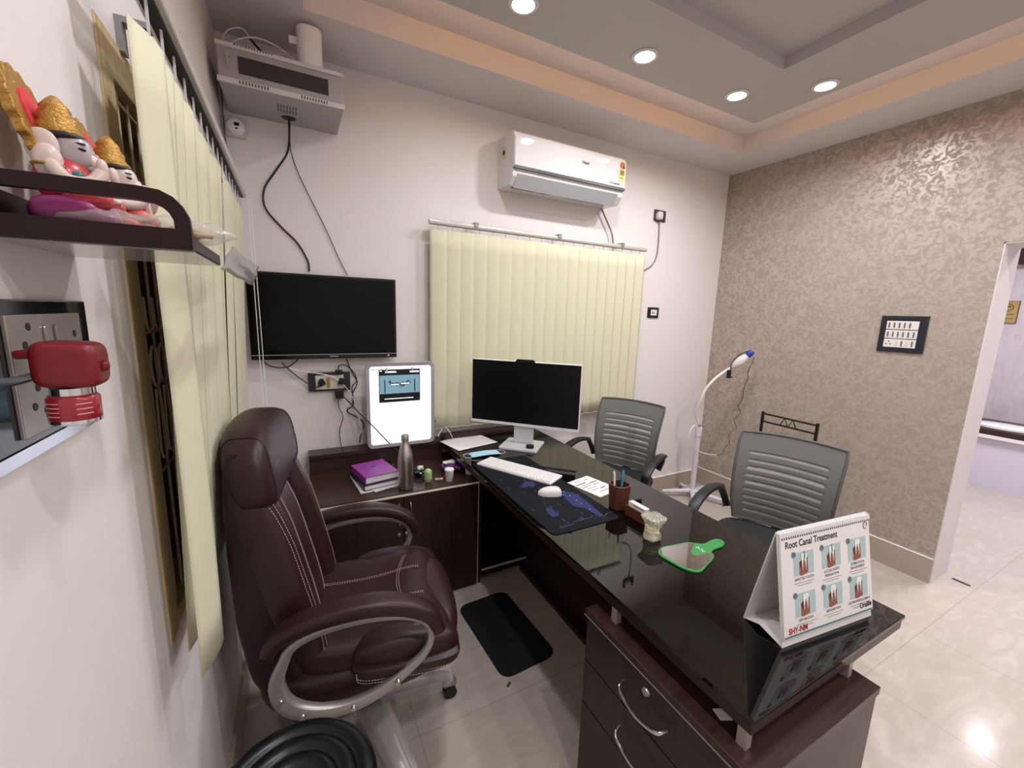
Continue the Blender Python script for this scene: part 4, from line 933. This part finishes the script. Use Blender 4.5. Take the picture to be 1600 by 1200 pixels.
# keyboard
KA = math.radians(-60.6); TK = RT((.982, 1.755), KA, zp+.0002)
t = thing('keyboard', 'white slim keyboard lying across the desk mat', 'keyboard', (.982, 1.755, zp))
m = MB(); m.prism(rrect(.44, .128, .006), 0, .010, TK); m.build('case', WHT, t, bevel=.002)
kw = mat('key_white', 'e4e0dd', .45); row = 0
m = MB()
for j in range(6):
    x = -.213; n_ = 0
    while x < .206:
        wk = .0165 if not (j == 0 and -.13 < x < -.05) else .09
        if wk > .02: wk = .09
        m.box((x, -.056+j*.0185, .010), (x+wk-.0025, -.056+j*.0185+.0158, .0135), TK); x += wk
        if abs(x-.085) < .008 or abs(x-.135) < .006: x += .006
kb = m.build('keys', kw, t, bevel=.0008)
m = MB()
for j in range(7): m.box((-.214, -.0585+j*.0185, .010), (.212, -.0570+j*.0185, .0104), TK)
m.build('key_gaps', GREY, t)
# mouse
q = at(859, 769, 'z', zp+.01)
t = thing('computer_mouse', 'white computer mouse resting on the desk mat', 'mouse', (q.x, q.y, zp))
m = MB(); TMo = RT(q, math.radians(-25), zp+.0003)
m.blob((0, 0, .0), (.054, .030, .034), 2.6, 18, lambda v: Vector((v.x, v.y*(1-.25*max(0, -v.x/.054)**2), max(0, v.z)*(1+.25*v.x/.054))), TMo)
m.build('shell', WHTG, t, smooth=True)
m = MB(); m.box((.012, -.002, .0335), (.03, .002, .0385), TMo); m.build('wheel', LGREY, t, bevel=.001)
# papers
c, a, L, W = rectfrom(((683, 688), (742, 678), (782, 692), (720, 708)), ZD)
def paper(name, label, c, a, l, w_, z, lines, ink, curl=.0):
    t = thing(name, label, 'paper', (c.x, c.y, z)); T = RT(c, a, z)
    m = MB(); m.sheet(lambda u, v: T @ Vector(((u-.5)*l, (v-.5)*w_, .0006+curl*(abs(u-.5)*2)**3)), 12, 12); m.build('sheet', PAPER, t, smooth=80, solid=.0005, fix=False)
    m = MB()
    for (x0, x1, y, th) in lines: m.box((x0*l, y*w_, .0010+curl*(abs(x0)*2)**3), (x1*l, y*w_+th, .0013+curl*(abs(x0)*2)**3), T)
    m.build('writing', ink, t); return t
random.seed(5)
LN = []
for k in range(9):
    x = -.38
    while x < .35: d_ = random.uniform(.03, .09); LN.append((x, x+d_, .36-.085*k, .0008)); x += d_+random.uniform(.02, .05)
paper('handwritten_sheet', 'white sheet with faint handwriting lying left of the monitor', c+Vector((.0, 0, 0)), a, .29, .225, ZD+.0035, LN, mat('faint_ink', 'b7a6ac', .8), 0)
c, a, L, W = rectfrom(((888, 749), (920, 742), (968, 765), (935, 785)), ZD)
print('card', c, a, L, W)
LN = [(-.30, -.05, .38, .003), (.05, .30, .34, .003), (-.42, .0, .22, .006), (-.40, .10, .13, .003), (.1, .42, .14, .006), (-.42, -.02, .05, .004), (.08, .40, .03, .003), (-.38, .05, -.06, .003), (-.36, .0, -.16, .003), (.05, .3, -.2, .006), (-.2, .25, -.32, .004)]
paper('printed_card', 'white printed card with black text lying beside the pen holder', c, a, .15, .20, ZD, LN, INK)
# face mask
P = [at(x, y, 'z', ZD+.003) for x, y in ((733, 709), (779, 703), (775, 711), (741, 716))]
t = thing('face_mask', 'folded light blue surgical face mask above the keyboard', 'face mask', tuple(P[0]))
m = MB(); zq = zp+.0003
cM = (P[0]+P[1]+P[2]+P[3])/4; aM = math.atan2((P[1]-P[0]).y, (P[1]-P[0]).x)
m.sheet(lambda u, v: RT(cM, aM, zq) @ Vector(((u-.5)*.175, (v-.5)*.075, .003+.0025*math.sin(v*PI*5)+.004*math.sin(u*PI))), 16, 20); m.build('cloth', mat('mask_blue', '9fc3d6', .8), t, smooth=80, solid=.001, fix=False)
m = MB()
for s in (-1, 1): m.tube(smooth_path([RT(cM, aM, zq) @ Vector(v) for v in ((s*.085, .03, .004), (s*.105, .035, .002), (s*.125, .01, .002), (s*.12, -.02, .002), (s*.1, -.03, .002), (s*.085, -.03, .004))], 5), .0013, 5)
m.build('ear_loop', WHT, t, smooth=True)
# pen holder
pc = Vector((1.185, 1.235, ZD)); t = thing('pen_holder', 'brown wooden faceted pen cup on the desk', 'pen holder', tuple(pc))
pw = wood('red_walnut', '4a2a22', '5d3628', .35, 'z')
hexo = lambda r_, tw=0: [(r_*math.cos(PI/3*k+tw), r_*math.sin(PI/3*k+tw)) for k in range(6)]
m = MB()
def loft(m, rings):
    V = [[m.bm.verts.new(Vector(p)) for p in r_] for r_ in rings]
    for A_, B_ in zip(V, V[1:]):
        n_ = len(A_)
        for k in range(n_): m._f([A_[k], A_[(k+1) % n_], B_[(k+1) % n_], B_[k]])
    m._f(V[0][::-1]); m._f(V[-1])
sqo = lambda r_, z, cc: [(cc.x+r_*x, cc.y+r_*y, z) for x, y in ((1, .55), (.55, 1), (-.55, 1), (-1, .55), (-1, -.55), (-.55, -1), (.55, -1), (1, -.55))]
loft(m, [sqo(.034, ZD, pc), sqo(.042, ZD+.105, pc), sqo(.035, ZD+.105, pc), sqo(.03, ZD+.02, pc)]); m.build('cup', pw, t, bevel=.0015)
for k, (dx, dy, lx, ly, ln, mt, nm) in enumerate([(.0, -.006, .006, -.004, .145, mat('teal_pen', '2e93a8', .3), 'teal pen standing in the wooden pen cup'), (-.014, .008, -.006, .01, .135, mat('pen_white', 'd9dcdf', .3), 'white capped pen standing in the wooden pen cup'), (.014, .01, .010, .008, .128, mat('pen_navy', '1f2a5a', .3), 'dark blue pen standing in the wooden pen cup')]):
    t = thing('pen', nm, 'pen', (pc.x+dx, pc.y+dy, ZD+.021)); a0 = Vector((pc.x+dx, pc.y+dy, ZD+.021)); a1 = Vector((pc.x+dx+lx, pc.y+dy+ly, ZD+.021+ln))
    m = MB(); m.tube([a0, a0.lerp(a1, .1), a0.lerp(a1, .93), a1], [.001, .0045, .005, .003], 10); m.build('barrel', mt, t, smooth=True)
    m = MB(); dd = Vector((-.006, -.002, 0)); m.tube([a0.lerp(a1, .93)+dd, a0.lerp(a1, .65)+dd], .0012, 5); m.build('clip', CHROME, t, smooth=True)
# card holder
t = thing('card_holder', 'small brown wooden card holder beside the pen cup', 'card holder', (1.19, 1.11, ZD))
TC = RT((1.185, 1.12), math.radians(-88), ZD)
m = MB(); m.box((-.055, -.018, 0), (.055, .018, .008), TC); m.box((-.055, -.018, .008), (.055, -.013, .042), TC); m.box((-.055, .013, .008), (.055, .018, .042), TC); m.box((-.055, -.013, .008), (-.051, .013, .042), TC); m.box((.051, -.013, .008), (.055, .013, .042), TC); m.build('tray', pw, t, bevel=.001)
random.seed(9)
for k in range(5):
    m = MB(); y_ = -.011+k*.0048; m.box((-.044, y_, .0085), (.044, y_+.0034, .060), TC); m.mi = 1
    m.box((-.02, y_-.0002, .050), (.035, y_, .053), TC)
    tag(m.build('business_card', [PAPER, INK]), 'white business cards standing in the wooden card holder', 'card', 'business cards in the wooden holder')
# dental jaw model
c0 = at(1018, 841, 'z', ZD); c0.z = ZD
t = thing('jaw_model', 'clear plastic dental jaw model standing on the black glass', 'dental model', tuple(c0))
clear = mat('clear_resin', 'f3f0df', .08, trans=.75, ior=1.4)
m = MB(); m.lathe([(.026, 0), (.030, .004), (.031, .016), (.027, .026), (.024, .030)], c=c0, n=48, fn=lambda a, z: 1+.07*math.sin(a*5)+.04*math.sin(a*11)); m.build('lower_jaw', clear, t, smooth=60)
m = MB(); m.lathe([(.024, .044), (.030, .052), (.034, .066), (.040, .078), (.041, .084), (.034, .088)], c=c0+Vector((.004, 0, 0)), n=48, fn=lambda a, z: 1+.10*math.sin(a*4+z*60)+.05*math.sin(a*9)); m.build('upper_jaw', clear, t, smooth=60)
m = MB()
tooth = mat('tooth_ivory', 'e9dfb5', .2)
for k in range(14):
    a = math.radians(-100+200*k/13)+PI
    for z in (.034, .046): m.blob((c0.x+.024*math.cos(a), c0.y+.024*math.sin(a), ZD+z), (.0035, .0035, .007), 2.6, 5)
m.build('teeth', tooth, t, smooth=True)
m = MB(); m.tube([(c0.x+.02, c0.y, ZD+.0), (c0.x+.03, c0.y+.005, ZD+.04), (c0.x+.02, c0.y, ZD+.08)], .003, 6); m.build('hinge', STEEL, t, smooth=True)
# hand mirror
c6 = lambda L: [(920+x/6, 720+y/6) for x, y in L]
outl = c6([(655, 835), (700, 803), (800, 785), (920, 762), (1000, 770), (1080, 775), (1130, 750), (1180, 732), (1240, 738), (1272, 768), (1250, 800), (1185, 822), (1150, 850), (1175, 885), (1155, 930), (1110, 975), (1060, 1030), (1000, 1038), (920, 1018), (830, 978), (760, 938), (700, 905), (660, 872)])
O_ = smooth_path([at(x, y, 'z', ZD+.006) for x, y in outl], 3, closed=True); cc = sum(O_, Vector())/len(O_)
t = thing('hand_mirror', 'green tooth shaped hand mirror lying on the black glass', 'mirror', (cc.x, cc.y, ZD))
m = MB(); m.prism([(p.x, p.y) for p in O_], ZD, ZD+.006); m.build('frame', mat('green_plastic', '358742', .35), t, bevel=.001)
inn = c6([(672, 835), (710, 812), (800, 796), (920, 775), (985, 780), (975, 815), (955, 850), (975, 880), (1010, 890), (1090, 872), (1150, 866), (1160, 888), (1140, 930), (1095, 978), (1045, 1018), (1000, 1024), (930, 1006), (835, 965), (765, 925), (705, 892), (675, 865)])
I_ = smooth_path([at(x, y, 'z', ZD+.006) for x, y in inn], 3, closed=True)
m = MB(); m.prism([(p.x, p.y) for p in I_], ZD+.006, ZD+.0068); m.build('mirror_glass', mat('mirror', 'dcdcdc', .02, metal=1), t)
m = MB(); m.tube([at(x, y, 'z', ZD+.007) for x, y in c6([(1003, 816), (1028, 812), (1038, 840), (1060, 826), (1068, 856), (1086, 848)])], .0024, 6); m.build('letter_mark', WHT, t, smooth=True)
m = MB(); q = at(*c6([(1222, 757)])[0], 'z', ZD+.006); m.cyl((q.x, q.y, ZD+.006), (q.x, q.y, ZD+.0066), .003, n=12); m.build('hang_hole', BLK, t)

# ---- standing flip calendar
BL = at(1222, 1013, 'z', ZD); BR = at(1361, 962, 'z', ZD); BBL = at(1170, 978, 'z', ZD)
ex = (BR-BL).normalized(); Wc = (BR-BL).length; ny = Vector((-ex.y, ex.x, 0))
apex = BL+ny*.05+Vector((0, 0, .285)); 
t = thing('flip_calendar', 'white standing flip chart calendar about root canal treatment on the desk corner', 'calendar', tuple(BL.lerp(BR, .5)))
print('cal', BL, BR, BBL, Wc)
dep = .11
Yf = (BL+ny*.055+Vector((0, 0, .28))-BL).normalized(); Hc = .285
TF = frameT(BL, ex, Yf)    # front board plane, Z outward toward viewer
m = MB(); m.box((0, 0, -.003), (Wc, Hc, 0), TF); m.build('front_board', mat('board_white', 'dcd8d6', .5), t)
A0 = TF @ Vector((0, Hc, -.003)); B0 = BL+ny*dep
Yb = (A0-B0).normalized(); TBk = frameT(B0, ex, Yb)
m = MB(); m.box((0, 0, -.0015), (Wc, (A0-B0).length, .0015), TBk); m.build('back_board', mat('board_white'), t)
pm = BL+ny*.065+Vector((0, 0, .016))
m = MB()
for a_, b_ in ((BL+Vector((0, 0, .001)), pm), (pm, BL+ny*dep+Vector((0, 0, .001)))):
    v = [m.bm.verts.new(p) for p in (a_, a_+ex*Wc, b_+ex*Wc, b_)]; m._f(v)
m.build('base_fold', mat('board_white'), t, solid=.002)
m = MB(); m.box((.002, .022, .0003), (Wc-.002, Hc-.002, .006), TF); m.build('pages', PAPER, t)
pg = MB(); Zp = .0063
def rect(x0, y0, x1, y1, z=0): pg.box((x0*Wc, y0*Hc, Zp+z), (x1*Wc, y1*Hc, Zp+z+.0003), TF)
X_, Y_ = ex, Yf
def tx(s, x, y, size, m_, al='LEFT', bold=0, sx=1): m_.text(s, size, TF @ Vector((x*Wc, y*Hc, Zp)), X_, Y_, align=al, bold=bold, off=.0002, ext=.0001, sx=sx)
pg.mi = 0; rect(.01, .083, .99, .095)
m2 = MB(); tx('Root Canal Treatment', .05, .855, .0245, m2, bold=.0004, sx=.88); tx('Oralife', .98, .125, .020, m2, 'RIGHT', .0005, sx=.9)
cx, cy = .945, .90
m2.tube([TF @ Vector((cx*Wc+.008*math.cos(a), cy*Hc+.009*math.sin(a), Zp+.0003)) for a in [2*PI*k/16 for k in range(14)]], .0008, 5)
m2.tube([TF @ Vector((cx*Wc+.002+.005*k, cy*Hc+.000-.004*(k % 2), Zp+.0003)) for k in range(2)], .0008, 5)
m2.build('heading', INK, t)
m3 = MB(); tx('SHY-NM', .05, .108, .021, m3, bold=.0006, sx=.9); m3.build('name_print', mat('red_ink', 'a3242c', .6), t)
caps = [('INFECTED TOOTH', ''), ('ACCESS CAVITY', 'PREPARATION'), ('ESTIMATION &', 'ENLARGEMENT'), ('OBTURATION', ''), ('RESTORATION', ''), ('CROWN REPLACEMENT', '')]
cpt = MB()
pan, gum, dkg, tth, dot = MB(), MB(), MB(), MB(), MB()
for k in range(6):
    i, j = k % 3, k//3; x0 = .13+i*.30; y1 = .80-j*.36; x1 = x0+.21; y0 = y1-.205
    def pr(m_, a0, b0, a1, b1, z=0): m_.box((a0*Wc, b0*Hc, Zp+z), (a1*Wc, b1*Hc, Zp+z+.0003), TF)
    pr(pan, x0, y0, x1, y1)
    gx0, gx1 = x0+.055, x0+.145
    def pl(m_, pts, z): m_.prism([(p[0]*Wc, p[1]*Hc) for p in pts], Zp+z, Zp+z+.0003, TF)
    pl(gum, [(gx0, y0+.005), (gx0+.02, y0-.005), (gx1, y0+.01), (gx1, y1-.06), (gx1-.03, y1-.09), (gx0+.03, y1-.07), (gx0, y1-.09)], .0004)
    pl(dkg, [(gx0, y1-.10), (gx0+.02, y1-.15), (gx0+.02, y1-.07)], .0008); pl(dkg, [(gx1, y1-.05), (gx1-.02, y1-.12), (gx1-.02, y1-.06)], .0008)
    for s_ in (0, .035): pl(tth, [(gx0+.022+s_, y1-.05), (gx0+.032+s_, y1-.16), (gx0+.042+s_, y1-.05)], .0012)
    pl(tth, [(gx0+.02, y1-.06), (gx0+.025, y1-.015), (gx0+.06, y1-.008), (gx0+.08, y1-.02), (gx0+.08, y1-.06)], .0011)
    if k == 1 or k == 0: pl(dot, [(gx0+.05, y1-.06), (gx0+.05, y1+.002), (gx0+.06, y1+.002), (gx0+.062, y1-.06)], .0015)
    dot.prism([(x0*Wc+.007*math.cos(a), (y1-.01)*Hc+.0075*math.sin(a)) for a in [2*PI*q_/16 for q_ in range(16)]], Zp+.0012, Zp+.0015, TF)
    tx(caps[k][0], x0+.105, y0-.042, .0095, cpt, 'CENTER', .0001, sx=.9)
    yy = y0-.042
    if caps[k][1]: yy -= .038; tx(caps[k][1], x0+.105, yy, .0095, cpt, 'CENTER', .0001, sx=.9)
    for q_ in range(2): pr(cpt, x0+.0+.03*q_, yy-.025-q_*.022, x0+.21-.03*q_, yy-.021-q_*.022)
pan.build('picture_panel', mat('panel_aqua', 'a9c0c0', .6), t); gum.build('picture_gum', mat('gum', '8f5547', .6), t); dkg.build('picture_shade', mat('gum_dark', '4c2320', .6), t)
tth.build('picture_tooth', mat('tooth_print', 'e7e4dd', .6), t); dot.build('picture_mark', mat('mark_teal', '5d6f74', .6), t); cpt.build('caption', mat('caption_ink', '77706f', .7), t)
pg.build('bottom_stripe', mat('stripe_teal', '2f6f72', .5), t)
m = MB(); sp = MB()
for k in range(42):
    x = Wc*(.02+.96*k/41); m.box((x, Hc-.018, .006), (x+.0038, Hc-.0135, .0068), TF)
    cpt_ = [TF @ Vector((x+.0015, Hc-.011+.012*math.sin(a)*1.0+.003, .001-.009*math.cos(a))) for a in [PI*q_/8*1.2 for q_ in range(9)]]; sp.tube(cpt_, .0011, 5)
m.build('punch_holes', INK, t); sp.build('spiral_binding', WHT, t, smooth=True)

# ================================================================== LEFT WALL, NEAR
# big switchboard plate on the left wall
t = thing('switchboard', 'black glossy switch plate with steel sockets on the near left wall', 'switchboard', (XL, .65, 1.47))
TW = frameT((XL, .628, 1.476), (0, 1, 0), (0, 0, 1))     # X = +y (viewer's right), Z = +x out
m = MB(); m.box((-.12, -.072, 0), (.115, .073, .010), TW); m.build('frame', mat('board_gloss', '15171c', .08), t, bevel=.002)
m = MB(); m.box((-.12, -.0855, 0), (.115, -.0725, .0095), TW); m.build('mirror_strip', mat('mirror_strip', 'b9bcc4', .12, metal=.8), t)
for z0, z1 in ((.0, .058), (-.062, -.008)):
    m = MB(); m.box((-.07, z0, .010), (.082, z1, .014), TW); pl_ = m.build('socket_plate', mat('steel_plate', 'a8a09c', .28, metal=.6), t, bevel=.001)
    m = MB()
    for (x, z) in ((-.045, .028), (.062, .034), (-.035, .046), (-.025, .02)): m.cyl(TW @ Vector((x, z0+z, .0138)), TW @ Vector((x, z0+z, .0146)), .004, n=14)
    m.build('pin_hole', BLK, pl_)
    for x in (-.005, .018):
        m = MB(); m.prism(rrect(.008, .034, .0039), .014, .0165, TW @ Matrix.Translation((x, z0+.03, 0))); m.build('rocker_switch', mat('steel_plate'), pl_, bevel=.0008)
# mosquito vaporizer plugged in
rc = at(105, 570, 'y', .56)
t = thing('plug_in_vaporizer', 'red plug-in liquid vaporizer sticking out of the near left switchboard', 'vaporizer', tuple(rc))
red = mat('red_plastic', '74131c', .42)
m = MB(); m.blob(rc+Vector((.003, 0, .001)), (.0245, .021, .0225), 5, 16, lambda q: Vector((q.x, q.y, q.z-.04*q.x))); m.build('body', red, t, smooth=True)
m = MB(); m.blob((rc.x+.0285, rc.y-.004, rc.z-.001), (.004, .005, .0055), 2.4, 8); m.build('knob', red, t, smooth=True)
m = MB(); m.box((XL+.0165, rc.y-.008, rc.z+.007), (rc.x-.018, rc.y+.008, rc.z+.015)); m.build('plug_stem', red, t, bevel=.002)
m = MB(); m.cyl((rc.x+.001, rc.y, rc.z-.030), (rc.x+.001, rc.y, rc.z-.022), .016); m.build('collar', CHROME, t, smooth=True)
m = MB(); m.lathe([(.017, -.056), (.0195, -.053), (.0195, -.032), (.017, -.029)], c=rc+Vector((.001, 0, 0)), n=32); bt = m.build('refill_bottle', mat('label_crimson', '94202a', .25, coat=.4), t, smooth=60)
m = MB()
for k in range(4): m.tube([rc+Vector((.001+.0198*math.cos(a), .0198*math.sin(a), -.036-.0042*k)) for a in [PI*1.12+PI*.3*q_/6 for q_ in range(7)]], .0005, 4)
for k in range(3): m.tube([rc+Vector((.001+.0198*math.cos(a), .0198*math.sin(a), -.037-.005*k)) for a in [PI*1.62+PI*.2*q_/6 for q_ in range(7)]], .0006, 4)
m.build('label_text', mat('label_pink', 'd79a98', .5), bt)
m = MB(); m.lathe([(.0165, -.0585), (.0195, -.0565), (.0192, -.0535)], c=rc+Vector((.001, 0, 0)), n=32); m.build('bottle_foot', CHROME, bt, smooth=True)
# ---- deity shelf
SXa, SXb, SYa, SYb, SZa = XL, -.092, .58, .765, 1.607
t = thing('wall_shelf', 'small dark wooden wall shelf with curved guard rail near the camera', 'shelf', (XL, .67, SZa))
dwood = mat('dark_laminate', '231315', .38, spec=.25)
m = MB(); m.box((SXa, SYa, SZa), (SXb, SYb, SZa+.014)); m.build('board', dwood, t, bevel=.001)
m = MB(); m.box((SXa+.002, SYa+.006, SZa-.0015), (SXb-.002, SYb-.002, SZa)); m.build('underside', mat('shelf_pale_reflection', 'b5aeab', .12), t)  # whitish reflection on the dark underside, put into its colour
m = MB(); m.box((SXa, SYa+.0095, SZa+.0145), (SXa+.008, SYb, SZa+.045)); m.build('back_board', dwood, t)
def railpoly(px, y): return [at(a_, b_, 'y', y) for a_, b_ in px]
m = MB()
R_ = railpoly([(-150, 352), (0, 370), (150, 384), (307, 397), (306, 362), (300, 340), (288, 322), (270, 310), (245, 302), (120, 285), (0, 269), (-150, 250), (-150, 276), (0, 294), (120, 309), (235, 322), (258, 328), (272, 340), (279, 362), (150, 350), (0, 334), (-150, 318)], SYa)
xm = min(p.x for p in R_)
P_ = [(max(p.x, SXa), p.z) for p in R_]
m.bm.free(); m = MB()
n_ = 6; lo_ = [(SXa, SZa-.001), (SXb, SZa-.001), (SXb, SZa+.032), (SXb-.018, SZa+.0235), (SXa, SZa+.0235)]
TR_ = frameT((0, SYa, 0), (1, 0, 0), (0, 0, 1))
outer = [(SXb, SZa+.020), (SXb-.001, SZa+.033), (SXb-.006, SZa+.044), (SXb-.013, SZa+.052), (SXb-.024, SZa+.0575), (SXb-.04, SZa+.059), (-.2, SZa+.059), (SXa, SZa+.058)]
inner = [(SXb-.014, SZa+.020), (SXb-.0145, SZa+.029), (SXb-.018, SZa+.036), (SXb-.023, SZa+.041), (SXb-.03, SZa+.044), (SXb-.044, SZa+.0455), (-.2, SZa+.045), (SXa, SZa+.044)]
for k in range(len(outer)-1): m.prism([outer[k], outer[k+1], inner[k+1], inner[k]], 0, .009, TR_)
m.prism([(SXa, SZa-.001), (SXb, SZa-.001), (SXb, SZa+.0202), (SXa, SZa+.0202)], 0, .009, TR_)
bmesh.ops.remove_doubles(m.bm, verts=m.bm.verts, dist=1e-5)
m.build('guard_rail', dwood, t)
def idol(label, cx, cy, base, H, halo_s, robe, skirt, hair, face):
    t = thing('deity_figurine', label, 'figurine', (cx, cy, base), 'painted deity figurines on the wall shelf')
    s = H/.12; P = lambda x, y, z: (cx+x*s, cy+y*s, base+z*s)
    skin = mat('idol_skin', 'cdb8ae', .35, coat=.3); r_ = s
    m = MB(); m.blob(P(.004, 0, .016), (.030*s, .034*s, .017*s), 2.4, 14, lambda q: q*(1+.05*math.sin(q.y*400/s))); m.build('skirt', skirt, t, smooth=True)
    m = MB(); m.blob(P(.0, 0, .045), (.021*s, .026*s, .022*s), 2.3, 12); m.blob(P(.018, .016, .03), (.018*s, .012*s, .010*s), 2.2, 10); m.blob(P(.018, -.016, .03), (.018*s, .012*s, .010*s), 2.2, 10); m.build('robe', robe, t, smooth=True)
    m = MB(); m.blob(P(.006, 0, .072), (.0155*s, .015*s, .0185*s), 2.3, 16)
    m.blob(P(.0215, 0, .0705), (.0035*s, .0028*s, .0045*s), 2.2, 8); m.blob(P(.0175, 0, .060), (.006*s, .006*s, .0045*s), 2.2, 8)
    m.build('head', face, t, smooth=True)
    m = MB()
    for sg in (-1, 1): m.blob(P(-.008, sg*.0175, .071), (.0115*s, .005*s, .0155*s), 2.2, 12)
    m.build('ears', skin, t, smooth=True)
    m = MB(); m.blob(P(.002, 0, .058), (.012*s, .018*s, .008*s), 2.2, 10)
    for sg in (-1, 1):
        m.blob(P(-.004, sg*.022, .058), (.010*s, .009*s, .015*s), 2.2, 10)
        m.tube(smooth_path([P(-.002, sg*.026, .056), P(.010, sg*.030, .042), P(.024, sg*.022, .044), P(.030, sg*.016, .055)], 5), [.0062*s]*16, 8)
        m.blob(P(.030, sg*.014, .060), (.004*s, .0065*s, .008*s), 2.2, 8)
    m.tube(smooth_path([P(.016, 0, .070), P(.024, 0, .062), P(.026, .002, .048), P(.028, .006, .036), P(.034, .010, .034)], 5), [.0075*s, .007*s, .0068*s, .0065*s, .0062*s, .006*s, .0058*s, .0055*s, .0053*s, .005*s, .0048*s, .0046*s, .0044*s, .0042*s, .004*s, .0038*s, .0036*s, .0034*s, .0032*s, .003*s, .003*s], 8)
    m.build('body', skin, t, smooth=True)
    m = MB(); m.blob(P(.0, 0, .0850), (.0178*s, .0168*s, .0055*s), 2.2, 12); m.blob(P(-.006, 0, .076), (.013*s, .0168*s, .012*s), 2.2, 12); m.build('hair', hair, t, smooth=True)
    m = MB()
    for sg in (-1, 1): m.blob(P(.0155, sg*.0105, .0745), (.0038*s, .003*s, .0016*s), 2, 6); m.blob(P(.0150, sg*.0105, .0795), (.0045*s, .003*s, .0008*s), 2, 6)
    m.blob(P(.0225, 0, .0635), (.0035*s, .004*s, .002*s), 2, 6); m.build('face_paint', mat('black_paint', '1a1517', .4), t, smooth=True)
    m = MB(); m.lathe([(.0165*s, 0), (.0178*s, .004*s), (.0135*s, .010*s), (.014*s, .014*s), (.010*s, .021*s), (.0105*s, .024*s), (.005*s, .031*s), (.002*s, .034*s)], c=P(-.002, 0, .086), n=20, fn=lambda a, z: 1+.10*math.sin(a*7+z*500)*math.sin(z*900)); m.build('crown', GOLD, t, smooth=60)
    th = [2*PI*k/84 for k in range(84)]
    ho = [(.034*s*math.cos(a)*halo_s*(1+.06*math.sin(a*16)), .040*s*math.sin(a)*halo_s*(1+.06*math.sin(a*16))) for a in th]; hi = [(.018*s*math.cos(a)*halo_s, .024*s*math.sin(a)*halo_s) for a in th]
    TH = frameT(P(-.020, 0, .098), (0, 1, 0), Vector((-.25, 0, 1)))
    m = MB(); m.prism(ho, -.004*s, .004*s, TH); m.build('halo', GOLD, t, bevel=.001)
    m = MB(); m.prism(hi, .004*s, .0055*s, TH); m.build('halo_centre', mat('coral_paint', 'd8404a', .4), t)
    m = MB()
    for k in range(9): a = -PI*.5+PI*k/8; m.blob(P(.014+.006*math.cos(a), .016*math.sin(a), .052-.006*math.cos(a)), (.0028*s,)*3, 2, 5)
    for sg in (-1, 1): m.tube([P(-.004+.0105*math.cos(a), sg*.022+.0095*math.sin(a), .054) for a in [2*PI*k/12 for k in range(12)]], .0015*s, 5, closed=True)
    m.build('jewellery', GOLD, t, smooth=True)
    m = MB(); m.blob(P(.014, -.020, .049), (.0045*s, .004*s, .004*s), 2, 6); m.blob(P(.026, -.012, .026), (.005*s, .005*s, .004*s), 2, 6); m.build('ornament', mat('teal_paint', '1f6f7c', .3), t, smooth=True)
    return t
zs = SZa+.014
idol('larger painted deity figurine in red and magenta on the wall shelf, left', -.205, .636, zs+.0005, .134, 1.0, mat('red_paint', 'b4343a', .35, coat=.3), mat('magenta_paint', '8d3069', .4), mat('black_hair', '2a2022', .5), mat('idol_grey_face', 'a79b9c', .3, coat=.3))
idol('smaller painted deity figurine with pale trunk on the wall shelf, right', -.186, .708, zs+.0005, .124, .85, mat('pink_red_paint', 'cf5a5c', .35, coat=.3), mat('scarlet_paint', 'd2323f', .35), mat('black_hair'), mat('idol_pale_face', 'c9bab2', .3, coat=.3))
cl = mat('clear_film', 'cfc9c0', .18, alpha=.35, bump=.8, bscale=90)
m = MB(); t = thing('plastic_package', 'crumpled clear plastic package lying at the front of the wall shelf', 'package', (-.13, .62, zs))
TPk = Matrix.Translation((-.135, .628, zs+.0125)) @ Matrix.Rotation(math.radians(14), 4, 'Z')
m.blob((0, 0, 0), (.080, .022, .0115), 2.3, 22, lambda q: Vector((q.x, q.y*(1+.2*math.sin(q.x*70)), q.z*(1+.45*math.sin(q.x*150+q.y*90)*math.cos(q.y*190)))), T=TPk); m.build('film', cl, t, smooth=True)
m = MB(); m.blob((.01, 0, -.003), (.045, .013, .005), 2.4, 12, lambda q: Vector((q.x, q.y, q.z*(1+.4*math.sin(q.x*300)))), T=TPk); m.build('contents', GOLD, t, smooth=True)
m = MB(); t = thing('plastic_sleeve', 'clear plastic sleeve hanging over the far end of the wall shelf', 'sleeve', (-.09, .77, zs))
q0, q1, q2, q3 = at(345, 421, 'x', -.09), at(362, 385, 'x', -.09), at(405, 418, 'x', -.078), at(396, 447, 'x', -.078)
m.sheet(lambda u, v: (q0.lerp(q1, v)).lerp(q3.lerp(q2, v), u)+Vector((.002*math.sin(v*9+u*4), 0, .0015*math.sin(u*14))), 10, 6); m.build('film', mat('grey_film', '8f8b88', .2, alpha=.7, bump=.6, bscale=80), t, smooth=80, solid=.0008, fix=False)
